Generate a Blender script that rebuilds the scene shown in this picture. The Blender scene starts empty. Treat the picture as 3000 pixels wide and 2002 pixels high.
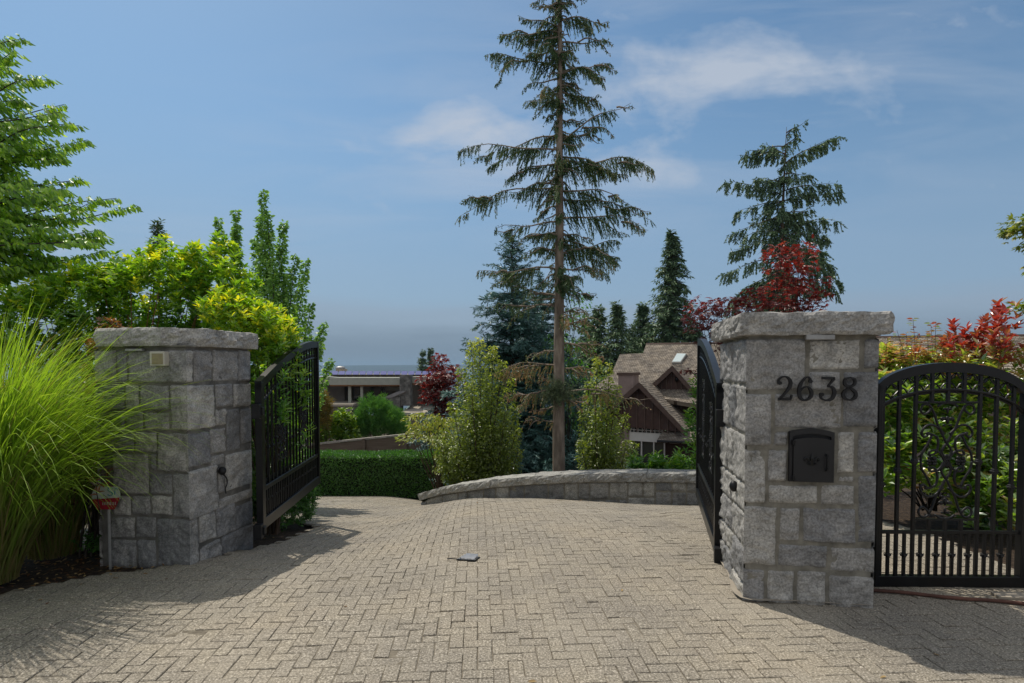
import bpy, math, random
import numpy as np
from mathutils import Vector, noise

SC = bpy.context.scene
COL = SC.collection
R = math.radians

# ------------------------------------------------------------------ camera
F = 1667.0                     # focal length in photo pixels (3000 wide) = 20 mm on 36 mm
PITCH = R(2.0)
EYE = 1.5
SHIFT = 0.044
cam = bpy.data.cameras.new('camera'); camo = bpy.data.objects.new('camera', cam); COL.objects.link(camo)
cam.lens = 20.0; cam.sensor_width = 36.0; cam.shift_y = SHIFT
cam.clip_start = 0.05; cam.clip_end = 30000
camo.location = (0, 0, EYE); camo.rotation_euler = (R(90) - PITCH, 0, 0)
SC.camera = camo

# ------------------------------------------------------------------ light
SUN_AZ = R(-39.7)              # sun stands ahead and to the left
SUN_EL = R(60)
sd = Vector((math.sin(SUN_AZ) * math.cos(SUN_EL), math.cos(SUN_AZ) * math.cos(SUN_EL), math.sin(SUN_EL)))
sun = bpy.data.lights.new('sun', 'SUN'); sun.energy = 3.3; sun.angle = R(0.5); sun.color = (1.0, 0.93, 0.82)
suno = bpy.data.objects.new('sun', sun); COL.objects.link(suno)
suno.rotation_euler = sd.to_track_quat('Z', 'Y').to_euler(); suno.location = (0, 0, 20)

SC.view_settings.view_transform = 'Standard'; SC.view_settings.look = 'None'
SC.view_settings.gamma = 1.0; SC.view_settings.exposure = 0.12
SC.cycles.max_bounces = 6; SC.cycles.diffuse_bounces = 3; SC.cycles.glossy_bounces = 2; SC.cycles.transmission_bounces = 3; SC.cycles.transparent_max_bounces = 8
SC.cycles.volume_bounces = 0

wd = bpy.data.worlds.new('World'); SC.world = wd; wd.use_nodes = True
wt = wd.node_tree; wt.nodes.clear()
def wn(t, **k):
    n = wt.nodes.new(t)
    for a, b in k.items(): setattr(n, a, b)
    return n
wo = wn('ShaderNodeOutputWorld'); bg = wn('ShaderNodeBackground'); sky = wn('ShaderNodeTexSky')
sky.sky_type = 'NISHITA'; sky.sun_disc = False; sky.sun_elevation = SUN_EL; sky.sun_rotation = SUN_AZ
sky.air_density = 1.0; sky.dust_density = 1.0; sky.ozone_density = 3.0; sky.altitude = 60
bg.inputs['Strength'].default_value = 0.10
L = wt.links.new
tc = wn('ShaderNodeTexCoord')
def wmath(op, a, b=None, c=None, clamp=False):
    n = wn('ShaderNodeMath', operation=op); n.use_clamp = clamp
    for i, v in enumerate((a, b, c)):
        if v is None: continue
        if isinstance(v, (int, float)): n.inputs[i].default_value = v
        else: L(v, n.inputs[i])
    return n.outputs[0]
sep = wn('ShaderNodeSeparateXYZ'); L(tc.outputs['Generated'], sep.inputs[0])
# tangent-plane coordinates of the sky in front: x/y and z/y
ax = wmath('DIVIDE', sep.outputs[0], wmath('MAXIMUM', sep.outputs[1], 0.05))
az = wmath('DIVIDE', sep.outputs[2], wmath('MAXIMUM', sep.outputs[1], 0.05))
cmb = wn('ShaderNodeCombineXYZ'); L(ax, cmb.inputs[0]); L(wmath('MULTIPLY', az, 1.7), cmb.inputs[1])
n1 = wn('ShaderNodeTexNoise'); n1.inputs['Scale'].default_value = 5.5; n1.inputs['Detail'].default_value = 10; n1.inputs['Roughness'].default_value = 0.56
n1.inputs['Distortion'].default_value = 0.25
L(cmb.outputs[0], n1.inputs['Vector'])
def blob(cx, cz, rx, rz, amp):
    dx = wmath('DIVIDE', wmath('SUBTRACT', ax, cx), rx); dz = wmath('DIVIDE', wmath('SUBTRACT', az, cz), rz)
    r2 = wmath('ADD', wmath('MULTIPLY', dx, dx), wmath('MULTIPLY', dz, dz))
    return wmath('MULTIPLY', wmath('EXPONENT', wmath('MULTIPLY', r2, -1.0)), amp)
tot = None
for b in ((.28, .50, .17, .065, 1.0), (.38, .53, .15, .05, .45), (-.06, .42, .12, .06, 1.05), (-.18, .39, .07, .035, .6), (.08, .37, .16, .06, .6), (.52, .56, .25, .12, .35), (-.24, .31, .14, .05, .30),
          (.25, .36, .16, .08, .40), (-.72, .22, .13, .06, .55), (-.56, .60, .05, .03, .30), (.80, .50, .3, .16, .18), (-.84, .12, .18, .08, .4), (.0, .16, .5, .06, .12)):
    o = blob(*b); tot = o if tot is None else wmath('ADD', tot, o)
cl = wmath('MULTIPLY', wmath('SUBTRACT', wmath('ADD', tot, wmath('MULTIPLY', n1.outputs['Fac'], 3.6)), 2.36), 0.85, clamp=True)
rot = wn('ShaderNodeMapping'); rot.inputs['Rotation'].default_value = (0, 0, R(-24)); rot.inputs['Scale'].default_value = (1.3, 4.2, 1); L(cmb.outputs[0], rot.inputs[0])
n4 = wn('ShaderNodeTexNoise'); n4.inputs['Scale'].default_value = 1.5; n4.inputs['Detail'].default_value = 9; n4.inputs['Roughness'].default_value = .58; n4.inputs['Distortion'].default_value = .6; L(rot.outputs[0], n4.inputs['Vector'])
veil = wmath('MULTIPLY', wmath('SUBTRACT', n4.outputs['Fac'], .42), 1.7, clamp=True)
area = wmath('ADD', wmath('ADD', blob(.42, .50, .55, .20, 1.0), blob(-.02, .36, .42, .13, .9)), blob(-.62, .2, .3, .09, .6))
cl = wmath('ADD', cl, wmath('MULTIPLY', veil, area), clamp=True)
cl = wmath('MULTIPLY', cl, wmath('GREATER_THAN', sep.outputs[1], 0.05))
# low bank of grey cloud over the strait
n2 = wn('ShaderNodeTexNoise'); n2.inputs['Scale'].default_value = 5; n2.inputs['Detail'].default_value = 7
mp2 = wn('ShaderNodeMapping'); mp2.inputs['Scale'].default_value = (0.8, 0.8, 7); L(tc.outputs['Generated'], mp2.inputs[0]); L(mp2.outputs[0], n2.inputs['Vector'])
el = wmath('ADD', sep.outputs[2], wmath('MULTIPLY', wmath('SUBTRACT', n2.outputs['Fac'], .5), 0.05))
def wrange(v, a, b, c=0.0, d=1.0):
    m_ = wn('ShaderNodeMapRange'); m_.interpolation_type = 'SMOOTHSTEP'; L(v, m_.inputs['Value']); m_.inputs['From Min'].default_value = a; m_.inputs['From Max'].default_value = b
    m_.inputs['To Min'].default_value = c; m_.inputs['To Max'].default_value = d; return m_.outputs[0]
def wmix(fac, a, col):
    m_ = wn('ShaderNodeMix', data_type='RGBA'); L(fac, m_.inputs['Factor']); L(a, m_.inputs['A']); m_.inputs['B'].default_value = (*col, 1); return m_.outputs['Result']
tint = wn('ShaderNodeMix', data_type='RGBA', blend_type='MULTIPLY'); tint.inputs['Factor'].default_value = 1.0
L(sky.outputs[0], tint.inputs['A']); tint.inputs['B'].default_value = (0.79, 0.97, 0.97, 1)
c_ = wmix(wrange(sep.outputs[2], .45, .08, 0, .75), tint.outputs['Result'], (2.35, 3.25, 4.60))      # pale humid air low down
c_ = wmix(wrange(el, .125, .085, 0, .55), c_, (2.7, 3.35, 4.25))                                       # light upper edge of the bank
bk_ = wmix(wrange(el, .092, .030, 0, .88), c_, (1.80, 2.45, 3.20))                                     # grey bank over the strait
mixc = wn('ShaderNodeMix', data_type='RGBA'); L(wmath('MULTIPLY', cl, 0.80), mixc.inputs['Factor']); L(bk_, mixc.inputs['A'])
mixc.inputs['B'].default_value = (4.7, 5.2, 6.0, 1)
# unseen bright cloud added overhead and behind the viewpoint to fill the shade
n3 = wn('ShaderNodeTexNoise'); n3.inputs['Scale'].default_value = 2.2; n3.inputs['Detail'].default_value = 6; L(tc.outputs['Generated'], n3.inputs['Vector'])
fill_cloud = wmath('MAXIMUM', wrange(sep.outputs[2], .60, .78), wrange(sep.outputs[1], .12, -.25))
fill_cloud = wmath('MULTIPLY', fill_cloud, wrange(n3.outputs['Fac'], .30, .55))
mixd = wn('ShaderNodeMix', data_type='RGBA'); L(fill_cloud, mixd.inputs['Factor']); L(mixc.outputs['Result'], mixd.inputs['A'])
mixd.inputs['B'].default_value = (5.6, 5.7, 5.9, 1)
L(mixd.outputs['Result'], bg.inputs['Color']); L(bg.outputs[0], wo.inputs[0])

# ------------------------------------------------------------------ helpers
ORG = {}
def W(px, py, D):
    """point seen at photo pixel (px,py) at forward distance D"""
    cx = (px - 1500) / F; cy = (1001 - py + SHIFT * 3000) / F
    d = (cx, math.cos(PITCH) + cy * math.sin(PITCH), -math.sin(PITCH) + cy * math.cos(PITCH))
    k = D / d[1]
    return np.array((d[0] * k, D, EYE + d[2] * k))
def ray_plane(px, py, P0, N):
    a = W(px, py, 1.0); o = np.array((0, 0, EYE)); d = a - o
    t = np.dot(np.array(P0) - o, N) / np.dot(d, N)
    return o + d * t
def nrm(v):
    v = np.asarray(v, float)
    return v / np.maximum(np.linalg.norm(v, axis=-1, keepdims=True), 1e-9)
def tag(o, label=None, cat=None, group=None, kind=None):
    if label: o['label'] = label
    if cat: o['category'] = cat
    if group: o['group'] = group
    if kind: o['kind'] = kind
    return o
def thing(name, loc, label, cat, group=None):
    o = bpy.data.objects.new(name, None); COL.objects.link(o); o.location = loc
    o.empty_display_size = 0.1
    ORG[o.name] = np.array(loc, float)
    return tag(o, label, cat, group)
def link_mesh(name, me, parent=None, mats=()):
    o = bpy.data.objects.new(name, me); COL.objects.link(o)
    for m in mats: me.materials.append(m)
    if parent is not None:
        o.parent = parent; ORG[o.name] = ORG[parent.name]
    else: ORG[o.name] = np.zeros(3)
    return o
def np_mesh(name, V, Fc, mat, parent=None, rnd=None, smooth=False, matidx=None, uv=None):
    """V (n,3); Fc (m,k) constant k; rnd per vertex float attribute"""
    V = np.asarray(V, np.float32)
    if parent is not None: V = V - ORG[parent.name].astype(np.float32)
    Fc = np.asarray(Fc, np.int32); m, k = Fc.shape
    me = bpy.data.meshes.new(name)
    me.vertices.add(len(V)); me.vertices.foreach_set('co', V.ravel())
    me.loops.add(m * k); me.loops.foreach_set('vertex_index', Fc.ravel())
    me.polygons.add(m); me.polygons.foreach_set('loop_start', np.arange(0, m * k, k, dtype=np.int32))
    me.polygons.foreach_set('loop_total', np.full(m, k, np.int32))
    if matidx is not None: me.polygons.foreach_set('material_index', np.asarray(matidx, np.int32))
    me.polygons.foreach_set('use_smooth', np.full(m, smooth))
    me.update(calc_edges=True); me.validate()
    if rnd is not None and len(me.vertices) == len(V):
        a = me.attributes.new('rnd', 'FLOAT', 'POINT'); a.data.foreach_set('value', np.asarray(rnd, np.float32))
    mats = mat if isinstance(mat, (list, tuple)) else [mat]
    return link_mesh(name, me, parent, mats)

class MB:
    def __init__(s, T=None): s.v = []; s.f = []; s.uv = []; s.T = T
    def add(s, vs, fs, uvs=None):
        b = len(s.v)
        for p in vs: s.v.append(tuple(s.T(p)) if s.T else tuple(p))
        for f in fs: s.f.append([b + i for i in f])
        if uvs: s.uv += uvs
        else: s.uv += [None] * len(fs)
    def box(s, lo, hi, bev=0.0):
        x0, y0, z0 = lo; x1, y1, z1 = hi
        if bev <= 0:
            s.add([(x0,y0,z0),(x1,y0,z0),(x1,y1,z0),(x0,y1,z0),(x0,y0,z1),(x1,y0,z1),(x1,y1,z1),(x0,y1,z1)],
                  [(0,3,2,1),(4,5,6,7),(0,1,5,4),(1,2,6,5),(2,3,7,6),(3,0,4,7)]); return
        b = min(bev, .45 * min(x1-x0, y1-y0, z1-z0))
        # chamfered box: 24 verts
        vs = []; idx = {}
        for i, X in enumerate((x0, x1)):
            for j, Y in enumerate((y0, y1)):
                for k, Z in enumerate((z0, z1)):
                    sx, sy, sz = (b if i == 0 else -b), (b if j == 0 else -b), (b if k == 0 else -b)
                    idx[i, j, k, 0] = len(vs); vs.append((X, Y + sy, Z + sz))
                    idx[i, j, k, 1] = len(vs); vs.append((X + sx, Y, Z + sz))
                    idx[i, j, k, 2] = len(vs); vs.append((X + sx, Y + sy, Z))
        fs = []
        for a in (0, 1):
            g = [(0, 0), (1, 0), (1, 1), (0, 1)]
            fs.append([idx[a, j, k, 0] for j, k in (g if a else g[::-1])])
            fs.append([idx[i, a, k, 1] for i, k in (g[::-1] if a else g)])
            fs.append([idx[i, j, a, 2] for i, j in (g if a else g[::-1])])
        for i in (0, 1):
            for j in (0, 1):
                fs.append([idx[i, j, 0, 0], idx[i, j, 1, 0], idx[i, j, 1, 1], idx[i, j, 0, 1]])
                fs.append([idx[i, 0, j, 0], idx[i, 1, j, 0], idx[i, 1, j, 2], idx[i, 0, j, 2]])
                fs.append([idx[0, i, j, 1], idx[1, i, j, 1], idx[1, i, j, 2], idx[0, i, j, 2]])
                for k in (0, 1): fs.append([idx[i, j, k, 0], idx[i, j, k, 1], idx[i, j, k, 2]])
        s.add(vs, fs)
    def tube(s, pts, rad, n=6, caps=True, flat=1.0):
        pts = [np.array(p, float) for p in pts]; m = len(pts)
        if np.isscalar(rad): rad = [rad] * m
        up = np.array((0, 0, 1.0)); vs = []; prev = None
        for i, p in enumerate(pts):
            t = pts[min(i + 1, m - 1)] - pts[max(i - 1, 0)]; t = t / (np.linalg.norm(t) + 1e-9)
            if prev is None:
                a = np.cross(t, up)
                if np.linalg.norm(a) < .1: a = np.cross(t, (1, 0, 0))
            else: a = prev - t * np.dot(prev, t)
            a = a / (np.linalg.norm(a) + 1e-9); prev = a; b = np.cross(t, a)
            for k in range(n):
                c = 2 * math.pi * k / n
                vs.append(p + (a * math.cos(c) + b * math.sin(c) * flat) * rad[i])
        fs = []
        for i in range(m - 1):
            for k in range(n):
                q = (k + 1) % n
                fs.append((i*n+k, i*n+q, (i+1)*n+q, (i+1)*n+k))
        if caps: fs.append(list(range(n))[::-1]); fs.append([(m-1)*n+k for k in range(n)])
        s.add(vs, fs)
    def prism(s, poly, vec):
        """polygon (list of 3D pts) extruded by vec"""
        n = len(poly); P = [np.array(p, float) for p in poly]; Q = [p + np.array(vec) for p in P]
        fs = [list(range(n)), list(range(n, 2*n))[::-1]]
        for i in range(n):
            j = (i + 1) % n; fs.append((i, i + n, j + n, j))
        s.add(P + Q, fs)
    def ell(s, c, r, n=8, m=6):
        vs = [(c[0], c[1], c[2] - r[2])]
        for i in range(1, m):
            t = math.pi * i / m
            for k in range(n):
                a = 2 * math.pi * k / n
                vs.append((c[0] + r[0]*math.sin(t)*math.cos(a), c[1] + r[1]*math.sin(t)*math.sin(a), c[2] - r[2]*math.cos(t)))
        vs.append((c[0], c[1], c[2] + r[2])); fs = []
        for k in range(n):
            q = (k+1) % n
            fs.append((0, 1+q, 1+k)); fs.append((len(vs)-1, 1+(m-2)*n+k, 1+(m-2)*n+q))
            for i in range(m-2): fs.append((1+i*n+k, 1+i*n+q, 1+(i+1)*n+q, 1+(i+1)*n+k))
        s.add(vs, fs)
    def build(s, name, mat, parent=None, smooth=False):
        V = np.array(s.v, float)
        if parent is not None: V = V - ORG[parent.name]
        me = bpy.data.meshes.new(name); me.from_pydata([tuple(p) for p in V], [], s.f); me.validate()
        if smooth: me.polygons.foreach_set('use_smooth', [True] * len(me.polygons))
        if any(u is not None for u in s.uv) and len(me.polygons) == len(s.f):
            ul = me.uv_layers.new(name='UVMap')
            for p, u in zip(me.polygons, s.uv):
                if u is None: continue
                for li, c in zip(p.loop_indices, u): ul.data[li].uv = c
        me.update()
        return link_mesh(name, me, parent, mat if isinstance(mat, (list, tuple)) else [mat])

def crom(pts, k=6):
    """Catmull-Rom through points"""
    P = [np.array(p, float) for p in pts]; P = [2*P[0]-P[1]] + P + [2*P[-1]-P[-2]]; out = []
    for i in range(1, len(P) - 2):
        for t in np.arange(0, 1, 1.0 / k):
            a, b, c, d = P[i-1], P[i], P[i+1], P[i+2]
            out.append(.5*((2*b)+(-a+c)*t+(2*a-5*b+4*c-d)*t*t+(-a+3*b-3*c+d)*t**3))
    out.append(P[-2]); return out

# ------------------------------------------------------------------ materials
def c4(c): return (c[0], c[1], c[2], 1)
def base_mat(name):
    m = bpy.data.materials.new(name); m.use_nodes = True; t = m.node_tree; t.nodes.clear()
    o = t.nodes.new('ShaderNodeOutputMaterial'); return m, t, o
def nd(t, ty, **k):
    n = t.nodes.new(ty)
    for a, b in k.items():
        if a.startswith('i_'): n.inputs[a[2:].replace('_', ' ')].default_value = b
        else: setattr(n, a, b)
    return n
def ramp(t, stops):
    r = t.nodes.new('ShaderNodeValToRGB'); e = r.color_ramp.elements
    while len(e) < len(stops): e.new(0.5)
    for i, (p, c) in enumerate(stops): e[i].position = p; e[i].color = c4(c)
    return r
def nmat(name, stops, scale=5, detail=6, rough=.8, bump=0.3, bscale=None, spec=.3, metal=0, bdist=.01, stretch=(1,1,1), rnd=0.0, rough_n=.6):
    m, t, o = base_mat(name); l = t.links.new
    p = nd(t, 'ShaderNodeBsdfPrincipled'); p.inputs['Roughness'].default_value = rough; p.inputs['Specular IOR Level'].default_value = spec; p.inputs['Metallic'].default_value = metal
    tcn = nd(t, 'ShaderNodeTexCoord'); mp = nd(t, 'ShaderNodeMapping'); mp.inputs['Scale'].default_value = stretch
    l(tcn.outputs['Object'], mp.inputs[0])
    n = nd(t, 'ShaderNodeTexNoise'); n.inputs['Scale'].default_value = scale; n.inputs['Detail'].default_value = detail; n.inputs['Roughness'].default_value = rough_n
    l(mp.outputs[0], n.inputs['Vector']); r = ramp(t, stops)
    if rnd:
        a = nd(t, 'ShaderNodeAttribute', attribute_name='rnd'); mm = nd(t, 'ShaderNodeMath', operation='MULTIPLY_ADD')
        l(a.outputs['Fac'], mm.inputs[0]); mm.inputs[1].default_value = rnd; l(n.outputs['Fac'], mm.inputs[2]); l(mm.outputs[0], r.inputs[0])
    else: l(n.outputs['Fac'], r.inputs[0])
    l(r.outputs[0], p.inputs['Base Color'])
    if bump:
        b = nd(t, 'ShaderNodeBump'); b.inputs['Strength'].default_value = bump; b.inputs['Distance'].default_value = bdist
        n2_ = nd(t, 'ShaderNodeTexNoise'); n2_.inputs['Scale'].default_value = bscale or scale * 4; n2_.inputs['Detail'].default_value = 6; n2_.inputs['Roughness'].default_value = .65
        l(mp.outputs[0], n2_.inputs['Vector']); l(n2_.outputs['Fac'], b.inputs['Height']); l(b.outputs[0], p.inputs['Normal'])
    l(p.outputs[0], o.inputs[0]); return m
def leafmat(name, stops, tr=.45, trcol=None, gloss=.06, rough=.4):
    """two sided leaf: diffuse + translucent + a little gloss; colour by per leaf value"""
    m, t, o = base_mat(name); l = t.links.new
    a = nd(t, 'ShaderNodeAttribute', attribute_name='rnd'); r = ramp(t, stops); l(a.outputs['Fac'], r.inputs[0])
    d = nd(t, 'ShaderNodeBsdfDiffuse'); l(r.outputs[0], d.inputs[0])
    tb = nd(t, 'ShaderNodeBsdfTranslucent'); mu = nd(t, 'ShaderNodeMix', data_type='RGBA', blend_type='MULTIPLY'); mu.inputs['Factor'].default_value = 1
    l(r.outputs[0], mu.inputs['A']); mu.inputs['B'].default_value = c4(trcol or (2.0, 1.9, 0.9)); l(mu.outputs['Result'], tb.inputs[0])
    m1 = nd(t, 'ShaderNodeMixShader'); m1.inputs[0].default_value = tr; l(d.outputs[0], m1.inputs[1]); l(tb.outputs[0], m1.inputs[2])
    g = nd(t, 'ShaderNodeBsdfGlossy'); g.inputs['Roughness'].default_value = rough; g.inputs[0].default_value = (1, 1, 1, 1)
    m2 = nd(t, 'ShaderNodeMixShader'); m2.inputs[0].default_value = gloss; l(m1.outputs[0], m2.inputs[1]); l(g.outputs[0], m2.inputs[2])
    l(m2.outputs[0], o.inputs[0]); return m
def granite(name, lo, hi, warm=(0,0,0), stain=True):
    m, t, o = base_mat(name); l = t.links.new
    p = nd(t, 'ShaderNodeBsdfPrincipled'); p.inputs['Roughness'].default_value = .85; p.inputs['Specular IOR Level'].default_value = .3
    tcn = nd(t, 'ShaderNodeTexCoord')
    n = nd(t, 'ShaderNodeTexNoise'); n.inputs['Scale'].default_value = 75; n.inputs['Detail'].default_value = 5; n.inputs['Roughness'].default_value = .7; l(tcn.outputs['Object'], n.inputs['Vector'])
    r = ramp(t, [(.28, tuple(x*.55 for x in lo)), (.43, lo), (.60, hi), (.76, tuple(min(1, x*1.25) for x in hi))]); l(n.outputs['Fac'], r.inputs[0])
    nb = nd(t, 'ShaderNodeTexNoise'); nb.inputs['Scale'].default_value = 7; nb.inputs['Detail'].default_value = 8; nb.inputs['Roughness'].default_value = .62; l(tcn.outputs['Object'], nb.inputs['Vector'])
    rb = ramp(t, [(.30, (.50, .51, .52)), (.42, (.80, .80, .80)), (.55, (1.0, 1.0, 1.0)), (.70, (1.28, 1.26, 1.22))]); l(nb.outputs['Fac'], rb.inputs[0])
    a = nd(t, 'ShaderNodeAttribute', attribute_name='rnd'); ra = ramp(t, [(0, (.58, .60, .64)), (.35, (.86, .86, .87)), (.7, (1.03, 1.02, 1.0)), (1, (1.34, 1.32, 1.26))]); l(a.outputs['Fac'], ra.inputs[0])
    x1 = nd(t, 'ShaderNodeMix', data_type='RGBA', blend_type='MULTIPLY'); x1.inputs['Factor'].default_value = 1; l(r.outputs[0], x1.inputs['A']); l(rb.outputs[0], x1.inputs['B'])
    x2 = nd(t, 'ShaderNodeMix', data_type='RGBA', blend_type='MULTIPLY'); x2.inputs['Factor'].default_value = 1; l(x1.outputs['Result'], x2.inputs['A']); l(ra.outputs[0], x2.inputs['B'])
    l(x2.outputs['Result'], p.inputs['Base Color'])
    b = nd(t, 'ShaderNodeBump'); b.inputs['Strength'].default_value = .75; b.inputs['Distance'].default_value = .010
    n2_ = nd(t, 'ShaderNodeTexNoise'); n2_.inputs['Scale'].default_value = 38; n2_.inputs['Detail'].default_value = 7; n2_.inputs['Roughness'].default_value = .72; l(tcn.outputs['Object'], n2_.inputs['Vector'])
    l(n2_.outputs['Fac'], b.inputs['Height']); l(b.outputs[0], p.inputs['Normal']); l(p.outputs[0], o.inputs[0]); return m

M = {}
M['granite'] = granite('granite', (.255, .25, .24), (.39, .382, .365))
M['wallstone'] = granite('wallstone', (.20, .20, .19), (.36, .355, .34))
M['mortar'] = nmat('mortar', [(.3, (.12, .113, .095)), (.7, (.26, .245, .205))], 14, rough=.95, bump=.5, bscale=60)
M['mortar_shaded'] = nmat('mortar_shaded', [(.3, (.08, .077, .07)), (.7, (.20, .19, .17))], 9, rough=.95, bump=.5, bscale=60)  # shadow in the left pillar's joints, put into the mortar colour
M['iron'] = nmat('black_iron', [(.3, (.004, .0045, .005)), (.7, (.009, .0095, .011))], 8, rough=.32, bump=.15, bscale=90, spec=.28, bdist=.002)
M['iron_rough'] = nmat('cast_iron', [(.3, (.005, .005, .006)), (.7, (.013, .013, .014))], 20, rough=.45, bump=.3, bscale=120, spec=.3, bdist=.003)
M['mailbox'] = nmat('mailbox_black', [(.3, (.010, .010, .011)), (.7, (.018, .018, .020))], 6, rough=.5, bump=.1, bscale=150, spec=.35, bdist=.002)
M['bark'] = nmat('bark_grey', [(.3, (.09, .07, .055)), (.5, (.20, .16, .125)), (.72, (.36, .30, .24))], 9, rough=.95, bump=.9, bscale=16, stretch=(1, 1, .25), bdist=.02)
M['twig'] = nmat('twig_brown', [(.3, (.04, .028, .018)), (.7, (.11, .075, .05))], 9, rough=.9, bump=0)
M['redtwig'] = nmat('twig_reddish', [(.3, (.09, .035, .02)), (.7, (.20, .08, .045))], 9, rough=.8, bump=0)
M['darkstem'] = nmat('stem_dark', [(.3, (.02, .016, .012)), (.7, (.06, .05, .04))], 9, rough=.9, bump=0)
M['soil'] = nmat('mulch', [(.3, (.020, .013, .009)), (.5, (.05, .034, .022)), (.75, (.12, .08, .05))], 22, rough=1, bump=1, bscale=50, bdist=.03)
M['white'] = nmat('white_paint', [(.3, (.60, .60, .57)), (.7, (.72, .72, .69))], 4, rough=.5, bump=0)
M['beige'] = nmat('beige_plastic', [(.3, (.45, .43, .36)), (.7, (.55, .52, .44))], 4, rough=.5, bump=0)
M['amber'] = nmat('amber_lens', [(.3, (.22, .18, .10)), (.7, (.30, .25, .15))], 30, rough=.3, bump=.2, spec=.5)
M['grey_metal'] = nmat('grey_metal', [(.3, (.26, .26, .26)), (.7, (.36, .36, .35))], 20, rough=.45, bump=0, metal=.3)
M['steel'] = nmat('steel', [(.3, (.5, .5, .5)), (.7, (.65, .65, .65))], 20, rough=.3, bump=0, metal=.9)
M['rust'] = nmat('rusted_pipe', [(.3, (.035, .018, .014)), (.55, (.12, .055, .04)), (.7, (.20, .09, .06))], 5, rough=.8, bump=.3)
M['rubber'] = nmat('black_rubber', [(.3, (.012, .012, .012)), (.7, (.02, .02, .02))], 8, rough=.6, bump=0)

# ------------------------------------------------------------------ ground
def sst(a, b, x):
    t = np.clip((x - a) / (b - a), 0, 1); return t * t * (3 - 2 * t)
def ground(X, Y):
    X = np.asarray(X, float); Y = np.asarray(Y, float); u = X / np.maximum(Y, .5)
    sp = .5 * np.logaddexp(0, (Y - 4.55) / .5)
    zl = -.185 * sp
    k = .030 + .0087 * sst(0, .33, u)
    d = np.clip(Y - 4.5, 0, 4.5); zm = -k * d * d - np.maximum(Y - 9, 0) * .27
    zr = -.22 * np.maximum(Y - 7, 0)
    a = sst(-.06, -.24, u) if False else 1 - sst(-.24, -.06, u)
    z = zl * a + zm * (1 - a)
    b = sst(.42, .58, u); z = z * (1 - b) + zr * b
    base15 = np.where(Y > 15, 1.0, 0.0)
    # beyond 15 m ease the slope
    Yc = np.minimum(Y, 15)
    if np.any(Y > 15):
        uc = X / Y; Xc = uc * Yc
        zz = ground(Xc, Yc)
        far = np.where(Y < 70, (Y - 15) * .11, 55 * .11 + (np.minimum(Y, 700) - 70) * .082)
        z = np.where(Y > 15, zz - far, z)
    return z
def gz(x, y): return float(ground(np.array([x]), np.array([y]))[0])

# terrain: a sheet reaching the strait, finer near the camera
ys = np.concatenate([np.arange(-12, .5, 1.5), np.arange(.5, 18, .25), np.arange(18, 80, 3), np.arange(80, 760, 40)])
us = np.concatenate([np.arange(-4.0, -1.2, .2), np.arange(-1.2, 1.2, .03), np.arange(1.2, 4.01, .2)])
gx = np.array([[u * max(y, 3.0) * (1.0 if y > 3 else 2.0) for u in us] for y in ys]); gy = np.array([[y] * len(us) for y in ys])
gzv = ground(gx, np.maximum(gy, .5)) - .045
V = np.stack([gx, gy, gzv], -1).reshape(-1, 3); nx = len(us)
Fq = [(j*nx+i, j*nx+i+1, (j+1)*nx+i+1, (j+1)*nx+i) for j in range(len(ys)-1) for i in range(nx-1)]
tag(np_mesh('terrain', V, Fq, M['soil'], smooth=True), kind='structure')

# driveway of herringbone pavers
DRIVE = [(-9, -1.5), (-9, 2.6), (-5.2, 3.0), (-4.05, 3.35), (-3.38, 3.80), (-2.80, 4.33), (-2.55, 4.5), (-2.2, 5.35), (-2.28, 6.7), (-3.4, 8.3), (-6.2, 11), (-7.5, 15.2),
         (-7.5, 16.5), (-1.5, 16.5), (-1.7, 12), (-1.55, 10.2), (0.1, 9.2), (1.5, 8.7), (2.85, 8.3), (3.0, 6.6), (2.5, 5.3), (2.6, 7.4), (3.2, 7.4), (3.3, 6.0), (3.75, 5.1), (3.75, 4.15), (9, 3.7), (9, -1.5)]
PATH = [(-8.0, 4.9), (-8.0, 7.6), (-3.3, 6.6), (-3.55, 4.95)]
def inside(poly, x, y):
    c = False; n = len(poly)
    for i in range(n):
        x0, y0 = poly[i]; x1, y1 = poly[(i+1) % n]
        if (y0 > y) != (y1 > y) and x < (x1-x0)*(y-y0)/(y1-y0)+x0: c = not c
    return c
rs = np.random.RandomState(7); random.seed(7)
vs = []; fs = []; rn = []
pw = .077; ang = R(3.5); ca, sa = math.cos(ang), math.sin(ang)
RC = np.array((1.50, 3.62)); LC = np.array((-2.53, 4.42))        # front corners of the two pillars
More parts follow.
